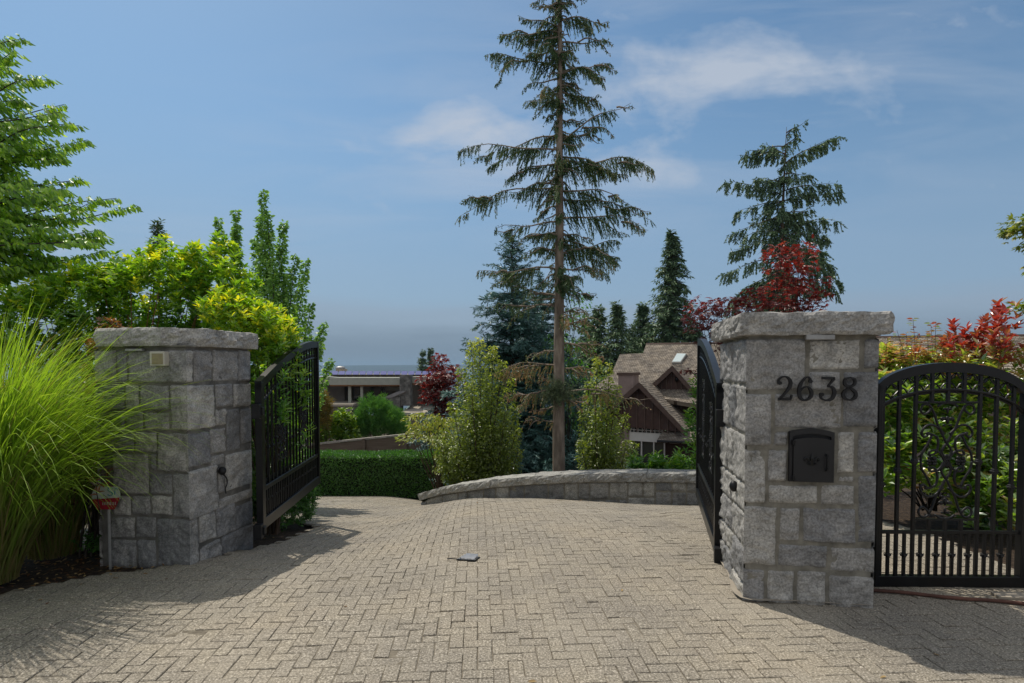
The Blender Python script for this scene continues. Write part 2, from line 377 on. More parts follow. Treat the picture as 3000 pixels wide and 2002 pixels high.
for i in range(-126, 126):
    for j in range(-22, 226):
        c = (i - j) % 4
        if c == 0: w, h = 2, 1
        elif c == 3: w, h = 1, 2
        else: continue
        cx = (i + w/2) * pw; cy = (j + h/2) * pw
        wx, wy = cx*ca - cy*sa, cx*sa + cy*ca
        if wy > 17 or wy < -1.4 or abs(wx) > 9: continue
        if wy > .5 and abs(wx) / wy > 1.35 and wy > 3: continue
        if not (inside(DRIVE, wx, wy) or inside(PATH, wx, wy)): continue
        g = .0014 + rs.rand()**2 * .0022; b = .002 + rs.rand()*.002
        x0, x1, y0, y1 = i*pw+g, (i+w)*pw-g, j*pw+g, (j+h)*pw-g
        jx, jy = rs.randn(2) * .0012; x0 += jx; x1 += jx; y0 += jy; y1 += jy
        tz = rs.randn() * .0015; tx, ty = rs.randn(2) * .012
        P = []
        for (px, py, pz) in ((x0,y0,-.012),(x1,y0,-.012),(x1,y1,-.012),(x0,y1,-.012),(x0,y0,-b),(x1,y0,-b),(x1,y1,-b),(x0,y1,-b),
                             (x0+b,y0+b,0),(x1-b,y0+b,0),(x1-b,y1-b,0),(x0+b,y1-b,0)):
            P.append((px*ca-py*sa, px*sa+py*ca, pz + tz + (px-(x0+x1)/2)*tx + (py-(y0+y1)/2)*ty))
        b0 = len(vs); vs += P; q = rs.rand(); rn += [q]*12
        for a in range(4):
            d = (a+1) % 4
            fs.append((b0+a, b0+d, b0+4+d, b0+4+a)); fs.append((b0+4+a, b0+4+d, b0+8+d, b0+8+a))
        fs.append((b0+8, b0+9, b0+10, b0+11))
vs = np.array(vs); vs[:, 2] += ground(vs[:, 0], vs[:, 1])

def paver_mat():
    m, t, o = base_mat('pavers'); l = t.links.new
    p = nd(t, 'ShaderNodeBsdfPrincipled'); p.inputs['Roughness'].default_value = .8; p.inputs['Specular IOR Level'].default_value = .35
    tcn = nd(t, 'ShaderNodeTexCoord')
    v = nd(t, 'ShaderNodeTexNoise'); v.inputs['Scale'].default_value = 95; v.inputs['Detail'].default_value = 3; v.inputs['Roughness'].default_value = .75; l(tcn.outputs['Object'], v.inputs['Vector'])
    r = ramp(t, [(.30, (.075, .067, .052)), (.45, (.20, .175, .136)), (.57, (.33, .292, .232)), (.70, (.68, .62, .52))]); l(v.outputs['Fac'], r.inputs[0])
    n = nd(t, 'ShaderNodeTexNoise'); n.inputs['Scale'].default_value = 1.1; n.inputs['Detail'].default_value = 7; n.inputs['Roughness'].default_value = .6; l(tcn.outputs['Object'], n.inputs['Vector'])
    rb = ramp(t, [(.3, (.80, .81, .84)), (.5, (1, 1, 1)), (.7, (1.14, 1.11, 1.06))]); l(n.outputs['Fac'], rb.inputs[0])
    a = nd(t, 'ShaderNodeAttribute', attribute_name='rnd'); ra = ramp(t, [(0, (.94, .94, .95)), (.5, (1, 1, 1)), (1, (1.04, 1.04, 1.03))]); l(a.outputs['Fac'], ra.inputs[0])
    x1 = nd(t, 'ShaderNodeMix', data_type='RGBA', blend_type='MULTIPLY'); x1.inputs['Factor'].default_value = 1; l(r.outputs[0], x1.inputs['A']); l(rb.outputs[0], x1.inputs['B'])
    x2 = nd(t, 'ShaderNodeMix', data_type='RGBA', blend_type='MULTIPLY'); x2.inputs['Factor'].default_value = 1; l(x1.outputs['Result'], x2.inputs['A']); l(ra.outputs[0], x2.inputs['B'])
    # dusty sand lying on top in patches
    ns = nd(t, 'ShaderNodeTexNoise'); ns.inputs['Scale'].default_value = .9; ns.inputs['Detail'].default_value = 8; ns.inputs['Roughness'].default_value = .62; l(tcn.outputs['Object'], ns.inputs['Vector'])
    rsn = ramp(t, [(.50, (0, 0, 0)), (.85, (.7, .7, .7))]); l(ns.outputs['Fac'], rsn.inputs[0])
    x3 = nd(t, 'ShaderNodeMix', data_type='RGBA'); l(rsn.outputs[0], x3.inputs['Factor']); l(x2.outputs['Result'], x3.inputs['A']); x3.inputs['B'].default_value = (.38, .34, .275, 1)
    l(x3.outputs['Result'], p.inputs['Base Color'])
    b = nd(t, 'ShaderNodeBump'); b.inputs['Strength'].default_value = .8; b.inputs['Distance'].default_value = .004
    l(v.outputs['Fac'], b.inputs['Height']); l(b.outputs[0], p.inputs['Normal']); l(p.outputs[0], o.inputs[0]); return m
M['pavers'] = paver_mat()
M['sand'] = nmat('joint_sand', [(.3, (.10, .085, .065)), (.7, (.24, .21, .16))], 30, rough=1, bump=.4)
M['sand_pale'] = nmat('swept_sand', [(.3, (.27, .235, .19)), (.7, (.36, .32, .26))], 6, rough=1, bump=.25, bscale=60, bdist=.004)
drive = tag(np_mesh('driveway', vs, fs, M['pavers'], rnd=rn), kind='structure')
# joint sand under the pavers; in places it fills the joints to the top
def sheet(name, poly_list, h, mat, step=.11, ampl=.0):
    vv = {}; V = []; Fc = []
    def vid(i, j):
        if (i, j) not in vv:
            x, y = i*step, j*step; vv[i, j] = len(V)
            V.append((x, y, min(-.0034, h + ampl * noise.fractal((x*1.9, y*1.9, 3.0), 1.0, 2.0, 4))))
        return vv[i, j]
    for i in range(-82, 82):
        for j in range(-12, 152):
            x, y = (i+.5)*step, (j+.5)*step
            if any(inside(p, x, y) for p in poly_list): Fc.append((vid(i,j), vid(i+1,j), vid(i+1,j+1), vid(i,j+1)))
    V = np.array(V); V[:, 2] += ground(V[:, 0], V[:, 1])
    return np_mesh(name, V, Fc, mat, smooth=True)
js = sheet('joint_sand', [DRIVE, PATH], -.0058, M['sand'], ampl=.0095); tag(js, kind='structure')
js.parent = None

# ------------------------------------------------------------------ stonework
def split(rect, maxw, maxh, rr):
    u0, v0, u1, v1 = rect; w, h = u1-u0, v1-v0
    if (w <= maxw and h <= maxh and (rr.rand() < .8 or w*h < .5*maxw*maxh)) or (w < .12 and h < .12): return [rect]
    if (w / maxw > h / maxh and w > .16) or h < .16:
        c = u0 + w * (.35 + .3*rr.rand()); return split((u0,v0,c,v1), maxw, maxh, rr) + split((c,v0,u1,v1), maxw, maxh, rr)
    c = v0 + h * (.38 + .24*rr.rand()); return split((u0,v0,u1,c), maxw, maxh, rr) + split((u0,c,u1,v1), maxw, maxh, rr)
def stones(name, rects, fn, mat, parent, W0=None, W1=None, prot=.013, gap=.0055, cell=.012, rough=.0135, seed=0, fc=None):
    """each rect is a split faced stone; fn(u,v,h) -> xyz ; W0/W1 = u of wrapped corners"""
    V = []; Fc = []; RN = []; rr = np.random.RandomState(seed); b = 0
    for (u0, v0, u1, v1) in rects:
        c0 = W0 is not None and u0 <= W0 + .012; c1 = W1 is not None and u1 >= W1 - .012
        a0 = W0 - prot if c0 else u0 + gap; a1 = W1 + prot if c1 else u1 - gap; b0_, b1_ = v0 + gap, v1 - gap
        n = max(4, int((a1-a0)/cell)); m = max(4, int((b1_-b0_)/cell))
        U = np.linspace(a0, a1, n+1)[None, :].repeat(m+1, 0); Vv = np.linspace(b0_, b1_, m+1)[:, None].repeat(n+1, 1)
        s1 = rr.rand()*50; tone = rr.rand(); pr = prot * (1 + (rr.rand()-.5)*.5)
        gu, gv = rr.randn(2) * .018
        for i in range(m+1):
            for j in range(n+1):
                u, v = U[i, j], Vv[i, j]
                dl = 9 if c0 else (u-a0); dr = 9 if c1 else (a1-u); d = min(dl, dr, v-b0_, b1_-v)
                q = min(1, d/.010); e = q*(2-q)
                f = noise.fractal((u*7+s1, v*7, s1), .8, 2.1, 5) ; f2 = abs(noise.noise((u*13+s1, v*19, 2+s1))); f3 = abs(noise.noise((u*34+s1, v*42, 7+s1)))
                h = pr + rough*f + rough*1.5*(f2-.22) + rough*.7*(f3-.22) + gu*(u-(a0+a1)/2) + gv*(v-(b0_+b1_)/2)
                if c0: k = min(1, (u-a0)/.03); h = prot*(1-k) + h*k
                if c1: k = min(1, (a1-u)/.03); h = prot*(1-k) + h*k
                h = -.006 + (h+.006)*e if e < 1 else h
                # wavy outline
                if not c0 or u > a0+.05:
                    u += .006*noise.noise((v*14, s1, 0)) * (0 if (c0 and j == 0) or (c1 and j == n) else 1)
                v += .006*noise.noise((u*14, s1, 5))
                V.append(fn(u, v, h)); RN.append(tone)
        for i in range(m):
            for j in range(n):
                k = b+i*(n+1)+j; Fc.append((k, k+1, k+n+2, k+n+1))
        b += (n+1)*(m+1)
    return np_mesh(name, V, Fc, mat, parent, rnd=RN, smooth=True)

def rough_slab(name, poly, z0, z1, mat, parent, cell=.03, amp=.012, seed=1, fnz=None):
    """rock faced slab: polygon outline (xy, counter clockwise) between z0 and z1"""
    poly = [np.array(p, float) for p in poly]; n = len(poly); ring = []
    for i in range(n):
        a, b = poly[i], poly[(i+1) % n]; k = max(1, int(np.linalg.norm(b-a)/cell))
        e = (b-a)/np.linalg.norm(b-a); nn = np.array((e[1], -e[0]))
        for q in range(k): ring.append((a+(b-a)*q/k, nn if q else nn))
    c = sum(poly)/n; V = []; Fc = []; m = max(3, int((z1-z0)/(cell*.8))); N = len(ring)
    rings = []
    for j in range(m+1):
        t = j/m; z = z0+(z1-z0)*t
        for (p, nn) in ring:
            f = (noise.fractal((p[0]*8+seed, p[1]*8, z*12), .9, 2.1, 4) + 1.6*(abs(noise.noise((p[0]*15+seed, p[1]*15, z*26)))-.25)) * amp * 1.3
            edge = (-.005 if j in (0, m) else .0)
            q = p + nn*(f + edge + amp*.4*math.sin(t*math.pi)); zz = z + (noise.noise((p[0]*8+seed, p[1]*8, 9))*amp*.6 if j in (0, m) else noise.noise((p[0]*8+seed, p[1]*8, z*9))*amp*.4)
            V.append((q[0], q[1], zz + (fnz(q) if fnz else 0)))
    for j in range(m):
        for i in range(N): Fc.append((j*N+i, j*N+(i+1) % N, (j+1)*N+(i+1) % N, (j+1)*N+i))
    # top and bottom: inward rings
    for side, j0 in ((1, m), (0, 0)):
        prev = [j0*N+i for i in range(N)]
        for s in (.93, .8, .6, .35, .05):
            cur = []
            for i, (p, nn) in enumerate(ring):
                q = c + (p-c)*s; z = (z1 if side else z0) + noise.fractal((q[0]*9, q[1]*9, seed), 1, 2, 4)*amp*.7*(1 if side else -.2) + (.004 if side else 0)
                cur.append(len(V)); V.append((q[0], q[1], z + (fnz(q) if fnz else 0)))
            for i in range(N):
                k = (i+1) % N
                Fc.append((prev[i], prev[k], cur[k], cur[i]) if side else (prev[i], cur[i], cur[k], prev[k]))
            prev = cur
    return np_mesh(name, V, Fc, mat, parent, rnd=[.85 + .15*math.sin(seed)]*len(V), smooth=False)

def face_fn(C, U, N):
    C = np.array((C[0], C[1], 0.)); U = np.array((U[0], U[1], 0.)); N = np.array((N[0], N[1], 0.))
    return lambda u, v, h: C + U*u + N*h + np.array((0, 0, v))
def pillar(C, U, B, Wd, Dp, ztop, capz, right, label, extra_rects, cat='gate pillar'):
    """C front corner, U along the front to the right, B to the back; corner C is front-left"""
    C = np.array(C); U = np.array(U); B = np.array(B)
    t = thing('gate_pillar', (C[0], C[1], 0), label, cat)
    core = MB(); z0 = -.35; e = .004
    P = [C, C+U*Wd, C+U*Wd+B*Dp, C+B*Dp]; 
    core.prism([(p[0], p[1], z0) for p in P], (0, 0, ztop-z0))
    core.build('mortar_core', M['mortar' if right else 'mortar_shaded'], t)
    fr, lf, rt, bk = extra_rects; kw = {} if right else dict(gap=.0035, prot=.015)
    N = -B
    allr = []
    stones('front_stones', fr, face_fn(C, U, -B), M['granite'], t, 0, Wd, seed=3+right, **kw)
    stones('side_stones', lf, face_fn(C+B*Dp, -B, -U), M['granite'], t, 0, Dp, seed=5+right, **kw)
    stones('side_stones', rt, face_fn(C+U*Wd, B, U), M['granite'], t, 0, Dp, seed=8+right, **kw)
    stones('back_stones', bk, face_fn(C+U*Wd+B*Dp, -U, B), M['granite'], t, 0, Wd, seed=11+right, cell=.03)
    o = .062
    Q = [C-U*o-B*o, C+U*(Wd+o)-B*o, C+U*(Wd+o)+B*(Dp+o), C-U*o+B*(Dp+o)]
    if not right: Q = [C+U*.03-B*o, C+U*(Wd-.16)-B*o, C+U*(Wd+o)+B*.13, C+U*(Wd+o)+B*(Dp+o), C-U*o+B*(Dp+o), C-U*o+B*.10]
    rough_slab('capstone', Q, capz[0], capz[1], M['granite'], t, cell=.022, amp=.014, seed=3+right)
    m = MB(); Q2 = [C+U*.01+B*.01-U*.03-B*.03, C+U*(Wd+.02)-B*.02, C+U*(Wd+.02)+B*(Dp+.02), C-U*.02+B*(Dp+.02)]
    m.prism([(p[0], p[1], ztop) for p in Q2], (0, 0, capz[0]-ztop+.004)); m.build('bed_joint', M['mortar'], t)
    return t

# right pillar layout of the front face (metres along, metres up)
RU = np.array((.9863, -.1650)); RB = np.array((.1650, .9863)); RW, RD = .742, .82
def crop2(x, y):        # zoomed crop -> photo pixel
    return 2000 + x*1000/1651, 850 + y*950/1568
def on_face(px, py, C, U, B):
    p = ray_plane(px, py, (C[0], C[1], 0), np.array((B[0], B[1], 0.)))
    return float(np.dot(p[:2]-np.array(C), U)), float(p[2])
rf = []
for (a, b, c, d) in [(345,232,600,490),(606,235,865,390),(873,232,960,385),(603,390,768,492),(773,390,955,668),(335,497,436,760),(440,497,778,675),
                     (436,682,512,760),(408,765,512,928),(746,680,840,890),(843,680,940,888),(332,768,408,1035),(410,935,658,1038),(662,935,836,1045),(748,893,836,935),
                     (845,893,937,1228),(330,1040,460,1335),(465,1045,572,1215),(577,1045,843,1228),(457,1222,705,1345),(710,1235,935,1368),(330,1342,403,1560),(405,1348,545,1580),(549,1350,700,1600),(704,1373,935,1660)]:
    u0, v1 = on_face(*crop2(a, b), RC, RU, RB); u1, _ = on_face(*crop2(c, b), RC, RU, RB); _, v0 = on_face(*crop2((a+c)/2, d), RC, RU, RB)
    if a < 350: u0 = 0
    if c > 930: u1 = RW
    rf.append((max(0, u0), v0, min(RW, u1), min(v1, 1.685)))
rr = np.random.RandomState(5)
def auto(Wd, zt, mw=.24, mh=.2, s=1):
    r_ = np.random.RandomState(s); out = []; z = zt; 
    while z > -.2:
        h = .30 + .12*r_.rand(); out += split((0, z-h, Wd, z), mw, mh, r_); z -= h
    return out
PR = pillar(RC, RU, RB, RW, RD, 1.69, (1.697, 1.835), 1, 'grey granite gate pillar bearing the house number 2638 and a black mailbox',
            (rf, auto(RD, 1.685, .46, .36, 9), auto(RD, 1.685, s=3), auto(RW, 1.685, .3, .25, s=4)))
# left pillar
LU = np.array((.988, -.155)); LB = np.array((.155, .988)); LW, LD = .78, .78; LF = LC - LU*LW
def crop1(x, y): return x*1000/1742, 900 + y*900/1568
lf = []
for (a, b, c, d) in [(500,218,594,390),(598,218,652,390),(655,218,925,390),(520,395,640,530),(642,395,712,530),(716,395,866,530),(870,395,930,632),(560,535,640,640),(642,535,733,630),(737,535,866,630),
                     (560,640,688,740),(690,636,803,745),(580,745,762,955),(765,745,803,840),(806,640,935,842),(766,846,883,958),(886,846,945,1075),(580,960,672,1065),(675,960,772,1062),(775,960,884,1062),
                     (570,1068,692,1180),(694,1068,800,1180),(803,1078,950,1300),(560,1184,700,1300),(702,1184,800,1300)]:
    y2 = (b+d)/2
    u0, _ = on_face(*crop1(a, y2), LF, LU, LB); u1, _ = on_face(*crop1(c, y2), LF, LU, LB); _, v1 = on_face(*crop1((a+c)/2, b), LF, LU, LB); _, v0 = on_face(*crop1((a+c)/2, d), LF, LU, LB)
    if u0 < .05: u0 = 0
    if c > 920: u1 = LW
    if d >= 1300: v0 = -.15
    rects_ok = (max(0, u0), v0, min(LW, u1), min(v1, 1.655)); lf.append(rects_ok)
def on_side(px, py):
    p = ray_plane(px, py, (LC[0], LC[1], 0), np.array((LU[0], LU[1], 0.)))
    return float(np.dot(p[:2]-LC, LB)), float(p[2])
ls = []
for (x, y0, x1, y1) in [(927,218,980,390),(984,218,1078,385),(1081,218,1210,382),(1212,218,1250,382),(930,395,1093,628),(1096,388,1185,512),(1188,388,1252,512),(1096,516,1150,608),(1153,516,1222,735),(1225,516,1254,700),
                        (975,636,1066,812),(1068,616,1150,748),(975,636,985,640),(1072,752,1144,812),(1147,740,1256,930),(945,818,1108,1070),(1111,815,1144,950),(1112,955,1256,1010),(950,1078,1012,1310),(1014,1050,1098,1195),(1100,1010,1198,1165),(1200,1005,1260,1130),
                        (1016,1200,1125,1320),(1128,1140,1262,1330)]:
    if x1 - x < 15: continue
    ym = (y0+y1)/2
    u0, _ = on_side(*crop1(x, ym)); u1, _ = on_side(*crop1(x1, ym)); _, v1 = on_side(*crop1((x+x1)/2, y0)); _, v0 = on_side(*crop1((x+x1)/2, y1))
    if u0 < .04: u0 = 0
    if u1 > LD-.06: u1 = LD
    if y1 >= 1300: v0 = -.32
    ls.append((u0, v0, min(LD, u1), min(v1, 1.655)))
PL = pillar(LF, LU, LB, LW, LD, 1.655, (1.662, 1.80), 0, 'grey granite gate pillar without number, its foot half hidden by tall grass',
            (lf, auto(LD, 1.65, s=6), ls, auto(LW, 1.65, .3, .25, s=7)))
for (P_, F_) in ((PR, 0),): pass

# swept sand along the right pillar's foot
def skirt(name, pts, w, h, par=None):
    V = []; Fc = []; pts = [np.array(p, float) for p in crom(pts, 5)]; n = len(pts)
    for i, p in enumerate(pts):
        t = pts[min(i+1, n-1)]-pts[max(i-1, 0)]; t /= np.linalg.norm(t); s = np.array((t[1], -t[0])); 
        ww = w*(.8+.5*noise.noise((p[0]*5, p[1]*5, 0)))*math.sin(math.pi*min(1, max(.03, (i+.5)/n)))**.35
        for k, (a, z) in enumerate(((-.06, h), (0, h), (.35, h*.75), (.7, h*.3), (1, -.006))):
            q = p + s*ww*a; V.append((q[0], q[1], gz(q[0], q[1]) + z + (.002*noise.noise((q[0]*20, q[1]*20, 0)))))
    for i in range(n-1):
        for k in range(4): Fc.append((i*5+k, i*5+k+1, (i+1)*5+k+1, (i+1)*5+k))
    o = np_mesh(name, V, Fc, M['sand_pale'], smooth=True); tag(o, kind='structure'); return o
a0 = RC + RB*RD; e1 = RC - RU*.02; e2 = RC + RU*RW
skirt('sand_verge', [a0-RU*.02, RC+RB*.4-RU*.02, RC-RU*.025-RB*.02, RC+RU*.35-RB*.02, e2-RB*.02][::-1], .16, .022)

# fittings of the right pillar
def face3(C, U, B): 
    f = face_fn(C, U, -np.array(B)); return lambda p: f(p[0], p[2], p[1])     # local (along, out, up)
TR = face3(RC, RU, RB)
def stroke(m, pts, wid, y0, y1, k=7):
    """flat stroke of varying width in the local x-z plane"""
    full = [(p[0], p[1], w) for p, w in zip(pts, wid)]; c = crom(full, k); n = len(c); Lp = []; Rp = []
    for i in range(n):
        a = c[max(i-1, 0)][:2]; b = c[min(i+1, n-1)][:2]; t = (b-a)/(np.linalg.norm(b-a)+1e-9); s = np.array((-t[1], t[0]))*c[i][2]/2
        Lp.append(c[i][:2]+s); Rp.append(c[i][:2]-s)
    vs = []
    for a, b in zip(Lp, Rp): vs += [(a[0], y0, a[1]), (b[0], y0, b[1]), (b[0], y1, b[1]), (a[0], y1, a[1])]
    fs = [(0, 1, 2, 3), tuple(4*(n-1)+q for q in (3, 2, 1, 0))]
    for i in range(n-1):
        for q in range(4): fs.append((4*i+q, 4*(i+1)+q, 4*(i+1)+(q+1) % 4, 4*i+(q+1) % 4))
    m.add(vs, fs)
def disc(m, c, r, y0, y1, n=14):
    vs = [(c[0]+r*math.cos(2*math.pi*i/n), y, c[1]+r*math.sin(2*math.pi*i/n)) for y in (y0, y1) for i in range(n)]
    m.add(vs, [tuple(range(n)), tuple(range(n, 2*n))[::-1]] + [(i, i+n, (i+1) % n+n, (i+1) % n) for i in range(n)])
DIG = {'2': ([[(.12,.70),(.10,.86),(.32,.98),(.60,.97),(.80,.80),(.76,.58),(.50,.32),(.16,.06)],[(.10,.075),(.45,.075),(.85,.075)],[(.82,.08),(.90,.24)]], [[.13,.11,.09,.11,.16,.17,.12,.10],[.15,.15,.15],[.10,.08]], [((.17,.73),.10)]),
       '6': ([[(.80,.84),(.66,.97),(.44,.92),(.20,.66),(.13,.36),(.26,.08),(.52,.03),(.80,.16),(.84,.38),(.64,.57),(.40,.54),(.22,.40)]], [[.09,.08,.09,.15,.18,.15,.09,.15,.16,.09,.07,.05]], [((.78,.80),.095)]),
       '3': ([[(.20,.93),(.50,.93),(.86,.93)],[(.84,.92),(.66,.74),(.52,.60)],[(.50,.59),(.74,.56),(.86,.36),(.74,.10),(.44,.02),(.18,.10),(.12,.26)]], [[.11,.13,.12],[.12,.09,.07],[.08,.13,.17,.15,.09,.09,.10]], [((.19,.26),.10)]),
       '8': ([[(.50,.96),(.24,.88),(.22,.68),(.50,.54),(.82,.36),(.82,.14),(.50,.035),(.18,.14),(.16,.34),(.48,.54),(.76,.68),(.76,.88),(.50,.96)]], [[.08,.11,.15,.15,.15,.15,.09,.15,.14,.10,.11,.12,.08]], [])}
for ch, px0, px1 in (('2', 2271, 2319), ('6', 2329, 2378), ('3', 2391, 2444), ('8', 2457, 2506)):
    u0, zt = on_face(px0, 1103, RC, RU, RB); u1, zb = on_face(px1, 1174, RC, RU, RB); w, h = u1-u0, zt-zb
    m = MB(TR); st, wi, ds = DIG[ch]
    for s, ww in zip(st, wi): stroke(m, [(u0+p[0]*w, zb+p[1]*h) for p in s], [x*w*1.12 for x in ww], .028+.001*len(m.v) % .002, .050)
    for (c, r) in ds: disc(m, (u0+c[0]*w, zb+c[1]*h), r*w*1.1, .027, .051)
    d = m.build('house_number', M['iron_rough'], PR); d['label'] = 'black cast metal numeral ' + ch
def bx_face(name, x0, y0, x1, y1, o0, o1, mat, par, T=TR, C=RC, U=RU, B=RB, bev=.004):
    u0, z1 = on_face(x0, y0, C, U, B); u1, z0 = on_face(x1, y1, C, U, B)
    m = MB(T); m.box((u0, o0, z0), (u1, o1, z1), bev); return m.build(name, mat, par)
# mailbox: arched frame, door standing a little proud, hinges, handle, emblem
mu0, mz1 = on_face(*crop2(512, 668), RC, RU, RB); mu1, mz0 = on_face(*crop2(722, 928), RC, RU, RB)
def arch_poly(u0, u1, z0, z1, rise, n=10):
    return [(u0, z0), (u1, z0)] + [(u1-(u1-u0)*i/n, z1-rise+rise*math.sin(math.pi*i/n)**.8) for i in range(n+1)]
m = MB(TR); out = arch_poly(mu0, mu1, mz0, mz1, .02); inn = arch_poly(mu0+.018, mu1-.018, mz0+.018, mz1-.03, .018)
n = len(out)
for y0_, y1_, A_, B_ in ((.02, .03, out, inn),):
    vs_ = [(p[0], y1_, p[1]) for p in A_]+[(p[0], y1_, p[1]) for p in B_]+[(p[0], -.05, p[1]) for p in A_]+[(p[0], -.05, p[1]) for p in B_]
    fs_ = []
    for i in range(n):
        j = (i+1) % n; fs_ += [(i, j, n+j, n+i), (i, 2*n+i, 2*n+j, j), (n+i, n+j, 3*n+j, 3*n+i)]
    m.add(vs_, fs_)
m.prism([(p[0], .004, p[1]) for p in inn], (0, -.01, 0))
box = m.build('mailbox', M['mailbox'], PR)
du0, dz1 = on_face(*crop2(528, 708), RC, RU, RB); du1, dz0 = on_face(*crop2(708, 925), RC, RU, RB)
m = MB(TR); dp = arch_poly(du0, du1, dz0, dz1, .016); m.prism([(p[0], .045, p[1]) for p in dp], (0, -.028, 0)); m.build('mailbox_door', M['mailbox'], box)
m = MB(TR); hu, hz = on_face(*crop2(680, 830), RC, RU, RB)
m.tube([(hu, .045, hz+.05), (hu, .066, hz+.042), (hu, .068, hz-.03), (hu, .046, hz-.05)], .006, 6); m.build('door_handle', M['iron'], box)
for yy in (735, 905):
    a_, b_ = on_face(*crop2(526, yy), RC, RU, RB); m = MB(TR); m.box((a_-.008, .03, b_-.018), (a_+.008, .052, b_+.018), .003); m.build('door_hinge', M['iron'], box)
eu, ez = on_face(*crop2(612, 818), RC, RU, RB); m = MB(TR)
m.tube([(eu, .05, ez-.03), (eu, .052, ez+.012), (eu, .05, ez+.04)], [.005, .010, .002], 6)
for s in (-1, 1):
    m.tube(crom([(eu, .049, ez-.012), (eu+s*.018, .052, ez+.004), (eu+s*.032, .052, ez+.016), (eu+s*.042, .05, ez+.004), (eu+s*.036, .049, ez-.006)]), .0055, 6)
    m.tube(crom([(eu, .049, ez-.014), (eu+s*.014, .051, ez-.026), (eu+s*.026, .05, ez-.018)]), .004, 5)
m.tube([(eu-.02, .051, ez-.013), (eu+.02, .051, ez-.013)], .005, 6)
m.build('door_emblem', M['iron'], box)
lamp = bx_face('under_cap_lamp', *crop2(585, 218), *crop2(722, 242), .015, .055, M['grey_metal'], PR); lamp['label'] = 'slim grey strip lamp under the capstone'
m = MB(face3(RC+RB*RD, -RB, -RU)) ; 
m = MB(TR); c_ = on_face(2350, 1425, RC, RU, RB)
sp_ = ray_plane(2150, 1425, (RC[0]-RU[0]*.03, RC[1]-RU[1]*.03, 0), np.array((RU[0], RU[1], 0.)))
m = MB(); m.ell(sp_, (.030, .03, .038), 10, 8); m.tube([sp_+np.array((.0, 0, 0)), sp_+np.array((.05, .008, 0))], .02, 8); m.build('gate_sensor', M['iron_rough'], PR, True)

# fittings of the left pillar
TL = face3(LF, LU, LB)
def L_face(x0, y0, x1, y1, o0, o1, name, mat, par, bev=.004):
    return bx_face(name, *crop1(x0, y0), *crop1(x1, y1), o0, o1, mat, par, TL, LF, LU, LB, bev)
lb = L_face(797, 228, 873, 300, .01, .07, 'keypad_light', M['beige'], PL); lb['label'] = 'square beige box with an amber lens high on the pillar'
L_face(810, 238, 866, 292, .069, .074, 'lens', M['amber'], lb, .001)
lamp = L_face(662, 214, 748, 226, .015, .05, 'under_cap_lamp', M['grey_metal'], PL)
sp_ = ray_plane(651, 1380, (LC[0]+LU[0]*.035, LC[1]+LU[1]*.035, 0), np.array((LU[0], LU[1], 0.)))
m = MB(); m.ell(sp_, (.034, .03, .036), 10, 8); s1 = m.build('gate_sensor', M['iron_rough'], PL, True)
cp = [ray_plane(px, py, (LC[0]+LU[0]*.04, LC[1]+LU[1]*.04, 0), np.array((LU[0], LU[1], 0.))) for px, py in ((655, 1392), (664, 1402), (665, 1418), (660, 1432), (662, 1446))]
m = MB(); m.tube(crom(cp), .006, 6); m.build('cable', M['rubber'], PL, True)

# ------------------------------------------------------------------ gates
def half_curves():
    """one quarter of the scrollwork, x to the right and z up from the panel's centre, unit = half panel size"""
    s = lambda L_: [(-x/192.0, y/362.0) for x, y in L_]
    return [s([(-2,110),(-28,165),(-55,215),(-82,295),(-112,345),(-148,345),(-163,312),(-140,288),(-112,305),(-100,325)]),
            s([(-15,165),(-50,200),(-85,222),(-128,215),(-155,175),(-140,148),(-118,160),(-122,176)]),
            s([(-125,172),(-95,165),(-60,145),(-52,95),(-68,48),(-105,38),(-98,62),(-62,62),(-35,42),(-15,5),(-2,-40)]),
            s([(-92,158),(-115,105),(-148,50),(-157,0)]),
            s([(-2,110),(-30,60),(-10,20),(0,0)]),
            s([(0,360),(-35,352),(-60,335)])]
def scroll_panel(T, cx, cz, hw, hh, thick, parent, name='scroll_panel', k=4):
    m = MB(T)
    for c in half_curves():
        for sx in (-1, 1):
            for sz in (-1, 1):
                m.tube([(cx + sx*p[0]*hw, 0, cz + sz*p[1]*hh) for p in crom(c, k)], thick, 5)
    for sx in (-1, 1):      # cast blossoms at the sides
        for a in range(6):
            t = a*math.pi/3; m.ell((cx + sx*.46*hw + .055*hw*2*math.cos(t), (-1)**a*.004, cz + .10*hh*math.sin(t)*.6), (hw*.085, .010, hh*.034), 6, 4)
        m.ell((cx + sx*.46*hw, 0, cz), (hw*.07, .016, hh*.03), 6, 4)
        for z_ in (.47, -.47): m.ell((cx + sx*.62*hw, 0, cz+z_*hh), (hw*.06, .008, hh*.03), 6, 4)
    for s in (-1, 1):       # fleur de lis towards both ends
        z0 = cz + s*.70*hh
        m.ell((cx, 0, z0), (hw*.07, .012, hh*.07), 6, 5); m.ell((cx, 0, z0+s*.16*hh), (hw*.05, .01, hh*.06), 6, 5)
        for sx in (-1, 1):
            m.ell((cx+sx*hw*.14, 0, z0+s*.02*hh), (hw*.10, .010, hh*.035), 6, 5); m.ell((cx+sx*hw*.10, 0, z0-s*.09*hh), (hw*.06, .008, hh*.022), 6, 5)
            m.ell((cx+sx*hw*.09, 0, z0+s*.19*hh), (hw*.06, .008, hh*.022), 6, 5)
    for z_ in (.30, -.30): m.ell((cx, 0, cz+z_*hh), (hw*.06, .012, hh*.02), 6, 4)
    return m.build(name, M['iron_rough'], parent, True)
